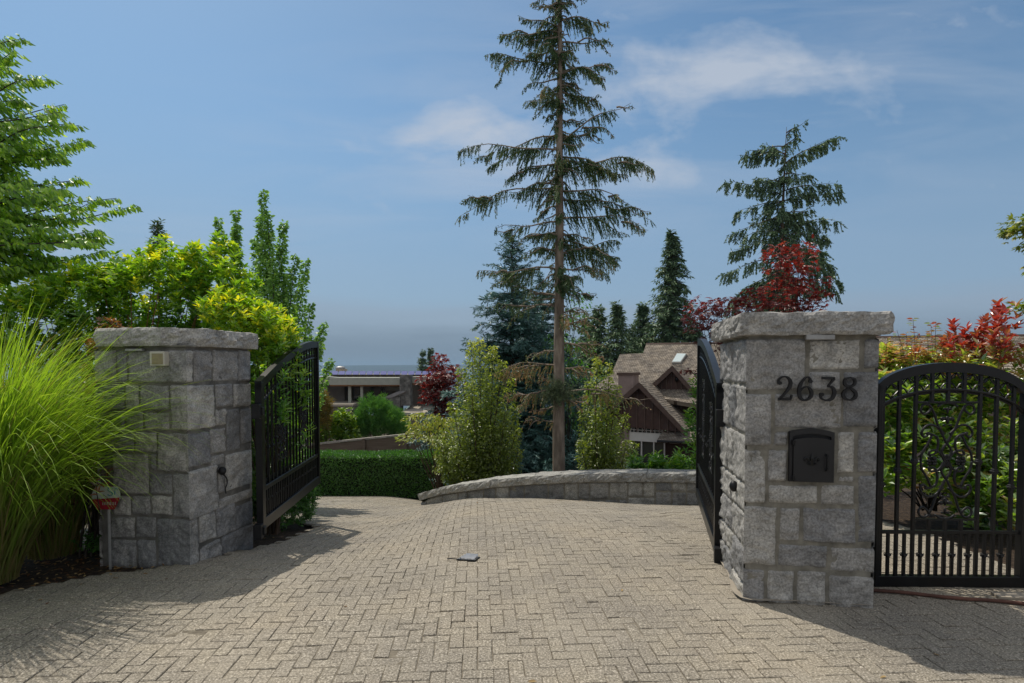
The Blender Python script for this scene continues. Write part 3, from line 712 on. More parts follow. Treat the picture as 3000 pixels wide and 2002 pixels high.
def ring_row(T, xs, za, zb, parent, r=.0055):
    """lattice of crossing arcs between the outer arch and the inner arch; one piece per bay"""
    for x0, x1 in xs:
        m = MB(T); xm = (x0+x1)/2; w = (x1-x0)/2
        lo = lambda x: zb(x)+.004; hi = lambda x: za(x)-.004
        zc = (lo(xm)+hi(xm))/2
        for s in (-1, 1):
            m.tube(crom([(xm+s*w*.97, 0, (lo(xm+s*w)+hi(xm+s*w))/2 + .3*(hi(xm)-zc)), (xm+s*w*.5, 0, zc+(hi(xm)-zc)*.35), (xm, 0, hi(xm+0)*1.0)], 5), r, 5)
            m.tube(crom([(xm+s*w*.97, 0, (lo(xm+s*w)+hi(xm+s*w))/2 - .3*(hi(xm)-zc)), (xm+s*w*.5, 0, zc-(zc-lo(xm))*.35), (xm, 0, lo(xm))], 5), r, 5)
            m.tube(crom([(xm+s*w*.97, 0, (lo(xm+s*w)+hi(xm+s*w))/2), (xm+s*w*.5, 0, zc+(hi(xm)-zc)*.75), (xm, 0, hi(xm))], 5), r*.8, 5)
        m.build('arch_ornament', M['iron'], parent)
def bar(T, x, z0, z1, w, parent, collar=None, name='bar'):
    m = MB(T); m.box((x-w/2, -w/2, z0), (x+w/2, w/2, z1), .0015); b = m.build(name, M['iron'], parent)
    if collar is not None:
        m = MB(T)
        if collar > 0:     # plain ring collar
            z = z0 + collar
            m.box((x-w*.95, -w*.95, z-w*.28), (x+w*.95, w*.95, z+w*.28), .003); m.box((x-w*.75, -w*.75, z-w*.9), (x+w*.75, w*.75, z+w*.9), .004)
        else:              # cast knuckle with leaf points
            z = z0 - collar
            m.ell((x, 0, z), (w*.95, w*.95, w*1.1), 6, 4)
            for s in (-1, 1): m.tube([(x, 0, z-w*.3), (x+s*w*1.0, 0, z), (x+s*w*1.45, 0, z+w*.75)], [w*.4, w*.35, w*.08], 5)
            m.box((x-w*.9, -w*.9, z+w*.5), (x+w*.9, w*.9, z+w*.8), .002)
        m.build('collar', M['iron_rough'], b)
    return b
def frame_T(P, X):
    """local x along X (unit xy), local y to its left, z up"""
    P = np.array(P, float); X = np.array((X[0], X[1], 0.)); Y = np.array((-X[1], X[0], 0.))
    return lambda p: P + X*p[0] + Y*p[1] + np.array((0, 0, p[2]))

# pedestrian gate
GP = np.array((2.30, 3.86, 0)); GX = nrm((1.0, -.02)); T = frame_T(GP, GX)
GL = 1.13
pg = thing('pedestrian_gate', tuple(GP), 'narrow black iron garden gate with rounded top and scroll panel, right of the numbered pillar', 'gate')
pgx0, pgx1 = .02, GL
def gxz(px, py):
    p = ray_plane(px, py, GP, np.array((-GX[1], GX[0], 0))); d = p-GP; return float(d[0]*GX[0]+d[1]*GX[1]), float(p[2])
def c6(x, y): return 2560 + x*440/932, 1040 + y*740/1568
cxm = gxz(*c6(455, 650))[0]; zpk = gxz(*c6(470, 48))[1]; zs = gxz(*c6(32, 210))[1]; zbot = gxz(*c6(400, 1435))[1]
xl = gxz(*c6(36, 700))[0]; xr = gxz(*c6(905, 700))[0]
hwid = (xr-xl)/2+.02; 
def zo(x): t = min(1, abs(x-cxm)/hwid); return zs-.03 + (zpk-zs+.03)*math.sqrt(max(0, 1-t**2*.93))*1.0 - (zpk-zs+.03)*.0
fr_t = .052
m = MB(T)
N_ = 28; xs_ = [xl-.03 + (xr+.03-xl+.03)*i/N_ for i in range(N_+1)]
band = gxz(*c6(470, 48))[1]-gxz(*c6(470, 108))[1]
vs_ = []; 
for x in xs_:
    vs_ += [(x, -fr_t/2, zo(x)), (x, fr_t/2, zo(x)), (x, fr_t/2, zo(x)-band), (x, -fr_t/2, zo(x)-band)]
fs_ = [(0, 1, 2, 3), tuple(4*N_+q for q in (3, 2, 1, 0))]
for i in range(N_):
    for q in range(4): fs_.append((4*i+q, 4*i+(q+1) % 4, 4*(i+1)+(q+1) % 4, 4*(i+1)+q))
m.add(vs_, fs_)
zb1 = gxz(*c6(400, 1370))[1]
m.box((xl-.03, -fr_t/2, zbot), (xl-.002, fr_t/2, zo(xl-.03)-.01), .002)
xe = xr+.005
m.box((xe, -fr_t/2, zbot), (xe+.05, fr_t/2, zo(xr)-.01), .002)
m.box((xl-.03, -fr_t/2-.001, zbot-.001), (xe+.05, fr_t/2+.001, zb1), .003)
fr = m.build('frame', M['iron'], pg)
zmid = gxz(*c6(450, 1100))[1]; ztop_in = lambda x: zo(x)-band-.13*(1-.0*x)
zin_pk = gxz(*c6(460, 215))[1]; zin_s = gxz(*c6(45, 400))[1]
def zi(x): t = min(1, abs(x-cxm)/hwid); return zin_s + (zin_pk-zin_s)*math.sqrt(max(0, 1-t*t*.93))
m = MB(T); m.box((xl-.005, -.012, zmid-.012), (xe, .012, zmid+.012), .003); m.build('mid_rail', M['iron'], pg)
m = MB(T)
for dz in (0, .016): m.tube([(x, -.006+dz*.5, zi(x)-dz) for x in np.linspace(xl-.004, xe+.004, 30)], .009, 6)
m.build('inner_arch', M['iron'], pg)
bw = .021
bxs = [gxz(*c6(x, 700))[0] for x in (48, 148, 250, 648, 750, 855)]
cz_ = [gxz(*c6(0, y))[1]-zb1 for y in (800, 715, 658, 658, 718, 815)]
for x, c in zip(bxs, cz_): bar(T, x, zb1-.004, zo(x)-band+.006, bw, pg, c)
zp0 = gxz(*c6(450, 1020))[1]; zp1 = gxz(*c6(450, 295))[1]
for x in [bxs[2]+(bxs[3]-bxs[2])*q for q in (.25, .5, .75)]:
    bar(T, x, zb1-.004, zp0, bw, pg); bar(T, x, zp1, zo(x)-band+.006, bw, pg)
for z_ in (zp0-.001, zp1): m = MB(T); m.box((bxs[2], -.008, z_-.007), (bxs[3], .008, z_+.006)); m.build('panel_rail', M['iron'], pg)
full = sorted(bxs + [bxs[2]+(bxs[3]-bxs[2])*q for q in (.25, .5, .75)])
for a, b in zip(full[:-1], full[1:]): bar(T, (a+b)/2, zb1-.004, zmid-.01, bw*.9, pg, -(gxz(*c6(0, 1240))[1]-zb1), 'short_bar')
scroll_panel(T, (bxs[2]+bxs[3])/2, (zp0+zp1)/2, (bxs[3]-bxs[2])/2*.98, (zp1-zp0)/2, .0082, pg)
ring_row(T, list(zip(full[:-1], full[1:])), lambda x: zo(x)-band, zi, pg)
m = MB(T); m.box((xe+.018, -.05, .63+.35), (xe+.05, -.026, 1.12), .004); lk = m.build('lock_plate', M['steel'], pg)
m = MB(T); m.tube([(xe+.034, -.05, 1.04), (xe+.034, -.09, 1.04), (xe-.01, -.09, 1.04)], .008, 8); m.build('handle', M['steel'], lk)
# its steel post
gpost = thing('gate_post', tuple(T((xe+.11, 0, 0))), 'square black steel post at the latch side of the garden gate', 'post')
m = MB(T); m.box((xe+.056, -.045, -.08), (xe+.156, .055, 1.20), .003); m.build('shaft', M['iron'], gpost)
m = MB(T); m.box((xe+.050, -.051, 1.20), (xe+.162, .061, 1.215), .003); m.build('cap', M['iron'], gpost)

# the two driveway leaves
def leaf(P, X, side, label):
    """hinge at x=0; side = +1 when the plate faces local -y"""
    T = frame_T(P, X); t = thing('driveway_gate_leaf', tuple(P), label, 'gate', 'open driveway gate leaves'); Lf = 2.06
    z0 = .045; zh = 1.375
    zo = lambda x: zh + .435*math.sin(min(1, x/Lf)*math.pi/2)**1.0
    th = .055; fb = .075; n = 24; m = MB(T); vs_ = []
    for i in range(n+1):
        x = Lf*i/n; z = zo(x); vs_ += [(x, -th/2, z), (x, th/2, z), (x, th/2, z-fb), (x, -th/2, z-fb)]
    fs_ = [(0, 1, 2, 3), tuple(4*n+q for q in (3, 2, 1, 0))]
    for i in range(n):
        for q in range(4): fs_.append((4*i+q, 4*i+(q+1) % 4, 4*(i+1)+(q+1) % 4, 4*(i+1)+q))
    m.add(vs_, fs_)
    m.box((0, -th/2-.002, z0), (.075, th/2+.002, zh-.012), .003); m.box((Lf-.05, -th/2-.002, z0), (Lf+.002, th/2+.002, zo(Lf)-.01), .003)
    m.box((.07, -th/2, z0), (Lf-.045, th/2, z0+.10), .003)
    fr = m.build('frame', M['iron'], t)
    zm = z0+.36; m = MB(T); m.box((.07, -.018, zm-.022), (Lf-.045, .018, zm+.022), .003); m.build('mid_rail', M['iron'], t)
    m = MB(T); m.box((.072, -side*.030-.012, zm-.055), (.95, -side*.030+.012, zm+.06), .003)
    m.build('stiffening_plate', M['iron'], t)
    zi = lambda x: zo(x)-fb-.145+.02*x/Lf
    m = MB(T); m.tube([(x, 0, zi(x)) for x in np.linspace(.07, Lf-.045, 26)], .012, 6); m.build('inner_arch', M['iron'], t)
    nb = 17; xs = [.075+(Lf-.125)*(i+.5)/nb for i in range(nb)]; sp = xs[1]-xs[0]
    panels = [(3, 6), (10, 13)]
    for i, x in enumerate(xs):
        inp = [p for p in panels if p[0] < i < p[1]]
        if inp:
            bar(T, x, z0+.095, zm+.30-.12, .018, t); bar(T, x, zi(x)-.19, zo(x)-fb+.004, .018, t)
        else: bar(T, x, z0+.095, zo(x)-fb+.004, .018, t, .62 if i % 3 else .68)
        if i < nb-1: bar(T, x+sp/2, z0+.095, zm-.02, .016, t, -.14, 'short_bar')
    for a, b in panels:
        x0, x1 = xs[a], xs[b]; zb_ = zm+.18; zt_ = zi((x0+x1)/2)-.19
        for z_ in (zb_, zt_): m = MB(T); m.box((x0, -.008, z_-.006), (x1, .008, z_+.006)); m.build('panel_rail', M['iron'], t)
        scroll_panel(T, (x0+x1)/2, (zb_+zt_)/2, (x1-x0)/2*.95, (zt_-zb_)/2, .0080, t, k=3)
    ring_row(T, list(zip(xs[:-1], xs[1:])), lambda x: zo(x)-fb, zi, t, .005)
    for z in (z0-.03, z0+1.03):
        m = MB(T); m.box((-.075, -.035, z-.03), (-.004, .035, z+.10), .004); m.box((-.03, -.048, z), (.03, -.030, z+.07), .004); h = m.build('hinge', M['iron_rough'], t)
    return t
hl = np.array((-2.235, 5.0, 0.0)); leaf(hl, nrm((-2.42+2.235, 7.05-5.0)), -1, 'left leaf of the open black driveway gate, swung back beside the numberless pillar')
hr = np.array((1.598, 4.36, 0.0)); leaf(hr, nrm((2.11-1.60, 6.40-4.36)), 1, 'right leaf of the open black driveway gate, nearly edge on beside the numbered pillar')

# ------------------------------------------------------------------ low curved stone wall
wp = crom([(-1.62, 10.15), (-1.50, 9.95), (-.9, 9.5), (0.1, 9.0), (1.2, 8.65), (2.2, 8.35), (3.1, 8.05), (4.4, 7.75)], 12)
wp = [np.array(p) for p in wp]; sl = [0]
for a, b in zip(wp[:-1], wp[1:]): sl.append(sl[-1]+np.linalg.norm(b-a))
WLn = sl[-1]
def wat(s):
    s = max(0, min(WLn-1e-4, s)); i = max(0, np.searchsorted(sl, s)-1); k = (s-sl[i])/(sl[i+1]-sl[i]); p = wp[i]*(1-k)+wp[i+1]*k
    j = min(len(wp)-2, i); t = wp[min(j+2, len(wp)-1)]-wp[max(j-1, 0)]; t = t/np.linalg.norm(t); return p, t, np.array((t[1], -t[0]))
_sx = np.array([0, .25, .8, 1.6, 2.6, 3.6, 4.6, 5.6, 6.8]); 
def wtop(s):
    # heights read off the coping's upper edge
    pts = []
    for q, py in _wt: pts.append((q, py))
    return float(np.interp(s, [p[0] for p in pts], [p[1] for p in pts]))
_wt = []
for px, py in ((1238, 1452), (1262, 1437), (1300, 1428), (1360, 1418), (1450, 1405), (1550, 1396), (1650, 1391), (1800, 1387), (2050, 1388)):
    # find s whose projected column is px
    best = min(np.linspace(0, WLn, 400), key=lambda s: abs((wat(s)[0][0]/wat(s)[0][1])*F+1500-px)); p = wat(best)[0]
    _wt.append((best, float(W(px, py, p[1])[2])))
wall = thing('garden_wall', (float(wp[0][0]), float(wp[0][1]), gz(*wp[0])), 'low curved grey stone wall with rough coping along the far edge of the driveway', 'wall')
CT = .125; WT = .30
m = MB(); n = 60; V = []
for i in range(n+1):
    s = WLn*i/n; p, t, nn = wat(s); zt = wtop(s)-CT
    for o_ in (0, -WT):
        q = p+nn*o_; V += [(q[0], q[1], gz(q[0], q[1])-.5), (q[0], q[1], zt)]
fs_ = []
for i in range(n):
    a = 4*i; fs_ += [(a, a+4, a+5, a+1), (a+2, a+3, a+7, a+6), (a+1, a+5, a+7, a+3)]
fs_ += [(0, 1, 3, 2)]
m.add(V, fs_); m.build('mortar_core', M['mortar'], wall)
def wfn(u, v, h): 
    p, t, nn = wat(u); q = p+nn*h; 
    if u < .12: q = q - t*(.12-u)*0
    return np.array((q[0], q[1], wtop(u)-CT - v))
rw = split((0, 0.004, WLn-.02, .62), .42, .30, np.random.RandomState(12))
stones('wall_stones', [(a, b, c, d) for a, b, c, d in rw], wfn, M['wallstone'], wall, prot=.014, gap=.005, cell=.020, rough=.016, seed=21)
p0, t0, n0 = wat(0.0)
stones('end_stones', [(0, .004, .15, .62), (.15, .004, .30, .3), (.15, .3, .30, .62)], lambda u, v, h: np.array((*(p0-n0*(.30-u)-t0*h), wtop(0)-CT-v)), M['wallstone'], wall, prot=.016, gap=.005, cell=.022, seed=22)
s = -.03; k = 0; rcs = np.random.RandomState(3)
while s < WLn:
    e = min(WLn, s+.62+.35*rcs.rand()); a = max(s, 0) if k else -.05
    pts = []
    for q in np.linspace(a, e-.004, 6):
        p, t, nn = wat(max(0, q)); pts.append(p+nn*.055+(t*min(0, q)))
    for q in np.linspace(e-.004, a, 6):
        p, t, nn = wat(max(0, q)); pts.append(p-nn*(WT+.04)+(t*min(0, q)))
    sm = (a+e)/2; zt = wtop(max(0, sm)); pm = wat(max(0, sm)); g0 = (wtop(min(WLn, max(0, e)))-wtop(max(0, a)))/max(.01, e-max(0, a))
    rough_slab('coping_stone', pts, zt-CT+.004, zt, M['wallstone'], wall, cell=.035, amp=.016, seed=k*7.3, fnz=lambda q, pm=pm, g0=g0: float(np.dot(q-pm[0], pm[1]))*g0)
    s = e; k += 1

# ------------------------------------------------------------------ small things on the ground
def gpt(px, py):
    lo, hi = 1.5, 14.0
    for _ in range(40):
        mid = (lo+hi)/2; p = W(px, py, mid)
        if p[2] > gz(p[0], p[1]): lo = mid
        else: hi = mid
    return W(px, py, (lo+hi)/2)
q = gpt(1368, 1640); q[2] = gz(q[0], q[1])
st = thing('gate_stop', tuple(q), 'small dark slotted metal gate stop lying in the middle of the driveway', 'gate stop')
T0 = lambda p, q=q.copy(): q + .72*np.array((p[0]*.985+p[1]*.17, -p[0]*.17+p[1]*.985, p[2]))
m = MB(T0); m.prism([(-.10, -.05, .003), (.10, -.05, .003), (.13, .07, .003), (-.06, .07, .003)], (0, 0, .012)); pl = m.build('base_plate', M['iron'], st)
for x in (-.075, 0, .075): m = MB(T0); m.ell((x, -.035, .018), (.009, .009, .006), 8, 5); m.build('bolt', M['steel'], pl)
for i, yy in enumerate((-.005, .025, .05)):
    m = MB(T0); m.prism([(-.07+i*.02, yy, .015), (.085+i*.01, yy, .015), (.088+i*.01, yy+.014, .032+i*.006), (-.065+i*.02, yy+.014, .034+i*.006)], (0, .005, .0)); m.build('slat', M['steel'], st)
m = MB(T0); m.tube([(-.10, -.03, .01), (-.17, -.035, .012), (-.21, -.033, .008)], .006, 6); m.build('rod', M['iron_rough'], st)
# rusty irrigation pipe
a = gpt(2562, 1736); b = gpt(3000, 1776); c = W(3400, 1815, 3.3)
pts = []
for t_ in np.linspace(-.25, 1.9, 26):
    p = a + (b-a)*t_; p[2] = gz(p[0], p[1])+.014; p[1] += .010*math.sin(t_*9); pts.append(p)
rp = MB(); rp.tube(pts, .012, 8); o = rp.build('drain_pipe', M['rust'], None, True); tag(o, 'thin rust coloured pipe lying on the paving below the garden gate', 'pipe')
q = gpt(2965, 1752); m = MB(); m.prism([(q[0]-.10, q[1]-.02, gz(q[0], q[1])+.002), (q[0]+.35, q[1]-.09, .004), (q[0]+.38, q[1]+.02, .004), (q[0]-.09, q[1]+.06, .004)], (0, 0, .014))
tag(m.build('stone_slab', M['sand_pale'], None), 'flat pale stone slab lying just inside the garden gate path at the right edge', 'paving stone')
# security sign on a stake
q = gpt(322, 1652); q[2] = gz(q[0], q[1])
sg = thing('yard_sign', tuple(q), 'small white and red lawn sign on a pale stake between grass and pillar', 'sign')
D_ = q[1]; 
def fl(pts_, y0, y1): return [(W(px, py, D_)[0], D_+y0, W(px, py, D_)[2]) for px, py in pts_]
s0 = W(318, 1480, D_); m = MB(); m.box((s0[0]-.009, D_-.004, q[2]-.12), (s0[0]+.009, D_+.008, s0[2]+.08), .002); m.build('stake', M['grey_metal'], sg)
M['sign_white'] = nmat('sign_white', [(.3, (.30, .35, .30)), (.7, (.38, .42, .37))], 10, rough=.4, bump=0)
M['sign_red'] = nmat('sign_red', [(.3, (.20, .008, .018)), (.7, (.26, .012, .022))], 10, rough=.4, bump=0)
M['sign_teal'] = nmat('sign_teal', [(.3, (.01, .16, .22)), (.7, (.02, .2, .26))], 10, rough=.4, bump=0)
m = MB(); m.prism(fl([(272, 1462), (354, 1462), (354, 1445), (345, 1425), (282, 1425), (272, 1445)], -.010, 0), (0, .004, 0)); bd = m.build('sign_panel', M['sign_white'], sg)
m = MB(); m.prism(fl([(272, 1463), (354, 1457), (338, 1492), (288, 1492)], -.0105, 0), (0, .004, 0)); m.build('red_band', M['sign_red'], sg)
m = MB()
P = lambda pts_: [W(px, py, D_-.0125) for px, py in crom(pts_, 5)]
m.tube(P([(331, 1433), (322, 1429), (316, 1434), (322, 1441), (330, 1446), (325, 1453), (315, 1450)]), .006, 5, flat=.3)
m.tube(P([(345, 1434), (338, 1431), (336, 1450)]), .005, 5, flat=.3)
m.build('lettering', M['sign_teal'], bd)
m = MB()
for i in range(9):
    x = 300+i*4.6; m.add(*( [tuple(W(x, 1472-(i % 3), D_-.0128)), tuple(W(x+1.8, 1472, D_-.0128)), tuple(W(x+1.8, 1480, D_-.0128)), tuple(W(x, 1480, D_-.0128))], [(0, 1, 2, 3)]))
m.build('small_print', M['sign_white'], bd)

# ------------------------------------------------------------------ plants
rg = np.random.RandomState(42)
def unit(n, r=rg): return nrm(r.randn(n, 3))
def leaves(name, P, A, N, Ln, Wd, mat, parent, rnd, fold=.12, bend=.12, rough=False):
    n = len(P); A = nrm(A); N = nrm(N - A*np.sum(A*N, 1, keepdims=True)); S = np.cross(A, N)
    Ln = np.broadcast_to(Ln, (n,))[:, None]; Wd = np.broadcast_to(Wd, (n,))[:, None]
    if rough:
        V = np.stack([P, P+.45*Ln*A+.5*Wd*S, P+Ln*A-bend*Ln*N, P+.45*Ln*A-.5*Wd*S], 1)
        F_ = np.array([[0, 1, 2, 3]]); k = 4
    else:
        V = np.stack([P, P+.32*Ln*A+.5*Wd*S+fold*Wd*N, P+.72*Ln*A+.36*Wd*S+(fold*Wd-bend*.4*Ln)*N, P+Ln*A-bend*Ln*N,
                      P+.72*Ln*A-.36*Wd*S+(fold*Wd-bend*.4*Ln)*N, P+.32*Ln*A-.5*Wd*S+fold*Wd*N], 1)
        F_ = np.array([[0, 1, 2, 3], [0, 3, 4, 5]]); k = 6
    V = V.reshape(-1, 3); Fc = (np.arange(n)[:, None, None]*k + F_[None]).reshape(-1, 4)
    return np_mesh(name, V, Fc, mat, parent, rnd=np.repeat(rnd, k))
def shell(ells, n, inner=.72, up=-.35, r=rg):
    """points through the outer layer of a union of ellipsoids, with outward directions"""
    E = np.array([list(e[:3])+list(e[3:6]) for e in ells], float); w = (E[:, 3]*E[:, 4]+E[:, 3]*E[:, 5]+E[:, 4]*E[:, 5]); w /= w.sum()
    P = []; Dn = []; tot = 0
    while tot < n:
        k = r.choice(len(E), n, p=w); d = unit(n, r); ok = d[:, 2] > up + (r.rand(n)-.5)*.3
        rad = inner + (1-inner)*r.rand(n)**.6
        nz = np.array([noise.noise((q[0]*2.3+kk, q[1]*2.3, q[2]*2.3)) for q, kk in zip(d, k)]); rad = rad*(1+.38*nz)
        p = E[k, :3] + d*E[k, 3:6]*rad[:, None]
        for e in E:
            q = np.sum(((p-e[:3])/e[3:6])**2, 1); ok &= ~(q < .42)
        P.append(p[ok]); Dn.append(nrm(d/E[k, 3:6]*E[k, 3:6].mean(1, keepdims=True))[ok]); tot += ok.sum()
    return np.concatenate(P)[:n], np.concatenate(Dn)[:n]
def rosettes(P, Dn, k, Ln, Wd, mat, name, parent, spread=(35, 85), rnd0=None, jitter=.12, fold=.12, bend=.15, r=rg):
    n = len(P); B = np.cross(Dn, unit(n, r)); B = nrm(B); C = np.cross(Dn, B)
    ph = (r.rand(n)*6.28)[:, None] + np.arange(k)[None]*2.4; sp = np.radians(spread[0]+(spread[1]-spread[0])*r.rand(n, k))
    rad = B[:, None]*np.cos(ph)[..., None] + C[:, None]*np.sin(ph)[..., None]
    A = Dn[:, None]*np.cos(sp)[..., None] + rad*np.sin(sp)[..., None]; N = Dn[:, None]*np.sin(sp)[..., None] - rad*np.cos(sp)[..., None]
    off = (r.rand(n, k)*.9)[..., None]*Ln*Dn[:, None]
    Q = P[:, None] + off*.8 + A*Ln*.05; q = r.rand(n) if rnd0 is None else rnd0
    rn = np.clip(q[:, None] + r.randn(n, k)*jitter, 0, 1)
    ln = Ln*(.7+.5*r.rand(n, k)); f = lambda a: a.reshape(-1, a.shape[-1])
    return leaves(name, f(Q), f(A), f(N), ln.ravel(), (ln*Wd/Ln).ravel(), mat, parent, rn.ravel(), fold, bend)
def stems_to(name, base, targets, r0, mat, parent, r1=.003, sag=.1, r=random):
    m = MB()
    for t in targets:
        b = np.array(base, float) + np.array((r.uniform(-.06, .06), r.uniform(-.06, .06), 0)); t = np.array(t); mid = b*.45+t*.55 + np.array((r.uniform(-1, 1), r.uniform(-1, 1), 0))*sag*np.linalg.norm(t-b)*.5; mid[2] += sag*.5
        m.tube(crom([b, (b+mid)/2+np.array((0, 0, sag*.3)), mid, t], 4), list(np.linspace(r0, r1, 13)), 5, caps=False)
    return m.build(name, mat, parent, True)
def shrub(name, label, cat, base, ells, nros, k, Ln, Wd, lm, wm, nst=14, r0=.014, inner=.7, group=None, spread=(30, 80), colf=None, seed=1, updir=.6, uplim=-.35, chain=3):
    r = np.random.RandomState(seed); random.seed(seed)
    t = thing(name, base, label, cat, group)
    P, Dn = shell(ells, max(20, nros//chain), inner, uplim, r)
    bd = nrm(P-np.array(base)*np.array((1, 1, 1))); bd = nrm(bd*.5+Dn*.3+np.array((0, 0, .7))+r.randn(len(P), 3)*.18); n0 = len(P); st_ = Ln*(.75+.5*r.rand(n0))[:, None]
    if chain > 1:
        P = np.concatenate([P + bd*st_*(1.0-k_) for k_ in range(chain)]); Dn = np.concatenate([nrm(Dn*.5*(k_ > 0)+bd) for k_ in range(chain)])
    Dn = nrm(Dn*.7 + np.array((0, 0, updir)) + r.randn(len(P), 3)*.25)
    q = r.rand(len(P))*.75+.12 if colf is None else np.clip(colf(P)+r.randn(len(P))*.19, 0, 1)
    rosettes(P, Dn, k, Ln, Wd, lm, 'foliage', t, spread, q, r=r)
    if nst:
        idx = r.choice(len(P), nst); stems_to('stems', base, P[idx]*.97+np.array(base)*.03, r0, wm, t, r=random)
    return t

def conifer(name, label, base, H, prof, nwh, per, mat, wood, droop=.25, up=.15, spray=.22, sw=.06, dens=1.0, seed=0, tr=.12, lean=(0, 0), tuft=6, first=.06, branches=None, group=None, twl=.35, hang=.3, cat='conifer', brown=None, side=1.0, gap=-9, keepp=1.0, twmax=None, thin=None, dress=False):
    """trunk + whorled branches, each set with side twigs carrying needle sprays"""
    r = np.random.RandomState(seed); base = np.array(base, float); t = thing(name, tuple(base), label, cat, group)
    def tp(h): return base + np.array((lean[0]*(h/H)**1.5*H, lean[1]*(h/H)**1.5*H, h))
    m = MB(); hs = np.linspace(-.2, H, 16); m.tube([tp(max(h, 0)) + np.array((0, 0, min(h, 0))) + (r.randn(3)*.02*tr if 0 < h < H else 0) for h in hs], [max(.012, tr*(1-h/H)**.85+.006) for h in np.maximum(hs, 0)], 9)
    m.build('trunk', wood, t, True)
    br = []
    if branches is None:
        for i in range(nwh):
            f = first + (1-first)*((i+.5*r.rand())/nwh)**.92; h = H*f; ro = r.rand()*6.28
            for k in range(per):
                a = ro + k*6.283/per + r.randn()*.25; Lb = prof(f)*(.72+.5*r.rand())
                if Lb < .02: continue
                br.append((h + r.randn()*.01*H, a, Lb, up*(1 if f < .8 else 2.2), droop))
        br += [(H*.985, r.rand()*6.28, prof(.93)*.5, 1.2, 0) for _ in range(3)]
    else: br = branches; 
    PP = []; AA = []; NN = []; LL = []; RN = []; bm = MB()
    for B_ in br:
        (h, a, Lb, u_, d_) = B_[:5]; o = tp(h) + (np.array(B_[5]) if len(B_) > 5 else 0); dr = np.array((math.cos(a), math.sin(a), 0)); sd = np.array((-dr[1], dr[0], 0)); n = max(5, int(Lb/(spray*.42)*dens)); n = min(n, 70)
        bend_ = r.randn()*.10; ph1, ph2 = r.rand()*6, r.rand()*6; wz = min(.12, .03+.045*Lb)
        def bp(s):
            s = np.atleast_1d(s)[:, None]; return o + dr*Lb*s + sd*(bend_*Lb*s*s + wz*np.sin(s*5+ph2)*s) + np.array((0, 0, 1.))*((u_*s - d_*s*s + .10*d_*s**4)*Lb + wz*np.sin(s*7+ph1)*s)
        if dress:
            kd = int(Lb/(spray*.5)); sd_ = r.rand(kd); cl_ = np.array([noise.noise((x*Lb*2.2, h*3.1, a*3)) for x in sd_]); sd_ = sd_[cl_ > -.35]; kd = len(sd_); pd = bp(sd_)
            PP.append(pd); AA.append(r.randn(kd, 3)*.6+dr*.5+np.array((0, 0, -.15))); NN.append(r.randn(kd, 3)); LL.append(spray*(.8+.5*r.rand(kd))); RN.append(np.clip((brown(h, sd_, a) if brown is not None else .4)+.2*r.randn(kd), 0, 1))
        bm.tube(list(bp(np.linspace(0, 1, 8))), list(np.linspace(max(.006, tr*.16), .003, 8)), 4, caps=False)
        bq = r.rand()
        S = np.linspace(.06, 1, n); S = np.clip(S+r.randn(n)*.3/n, .02, 1); base_p = bp(S); tan = nrm(bp(np.minimum(1, S+.05))-bp(S-.05))
        clump = np.array([noise.noise((s_*Lb*2.2, h*3.1, a*3)) for s_ in S])
        for sg_ in (-1, 1, 0):
            keep = (r.rand(n) < (keepp if sg_ else .75)*(.55+.9*(clump-gap))*(thin(h) if thin else 1)) & (clump > gap); 
            if not keep.any(): continue
            s_ = S[keep]; p = base_p[keep]; tn = tan[keep]; k = len(s_)
            tl = twl*Lb*(1-s_*.75)*(.4+.8*r.rand(k)) if sg_ else twl*.6*Lb*(1-.5*s_)*(.3+.8*r.rand(k))
            tl = np.clip(tl*(.55+1.1*np.clip(clump[keep]+.45, 0, 1.2)), spray*.6, twmax or twl*1.6)
            td = nrm(tn*(.75 if sg_ else .25) + sd*sg_*((.5+.5*r.rand(k))[:, None])*side + np.array((0, 0, -1.))*(hang*(1.0 if sg_ else 2.5)*(.25+1.3*r.rand(k)))[:, None] + r.randn(k, 3)*.28)
            nt = np.maximum(1, (tl/(spray*.36)).astype(int)); idx = np.repeat(np.arange(k), nt); q = np.concatenate([np.arange(x) for x in nt]); w = (q+.6)/nt[idx]
            c = p[idx] + td[idx]*(tl[idx]*w)[:, None] - np.array((0, 0, 1.))*(hang*.25*tl[idx]*w*w)[:, None]
            sv = nrm(np.cross(td, (0, 0, 1.)))[idx]
            for z in ((-1, 1) if tuft < 4 else (-1, 1, 0)):
                m_ = len(c); PP.append(c); AA.append(td[idx]*.8 + sv*z*.75 + r.randn(m_, 3)*.2 - np.array((0, 0, .1*hang))); NN.append(np.array((0, 0, 1.)) + r.randn(m_, 3)*.4)
                LL.append(spray*(.65+.6*r.rand(m_)))
                if brown is not None: v = np.clip(brown(h, s_[idx], a) + .22*r.randn(m_) + .15*(bq-.5), 0, 1)
                else: v = .35*bq + .55*r.rand(m_)
                RN.append(v)
    bm.build('branches', wood, t)
    LL = np.concatenate(LL); leaves('needles', np.concatenate(PP), np.concatenate(AA), np.concatenate(NN), LL, LL*sw/spray, mat, t, np.concatenate(RN), rough=True, bend=.1)
    return t

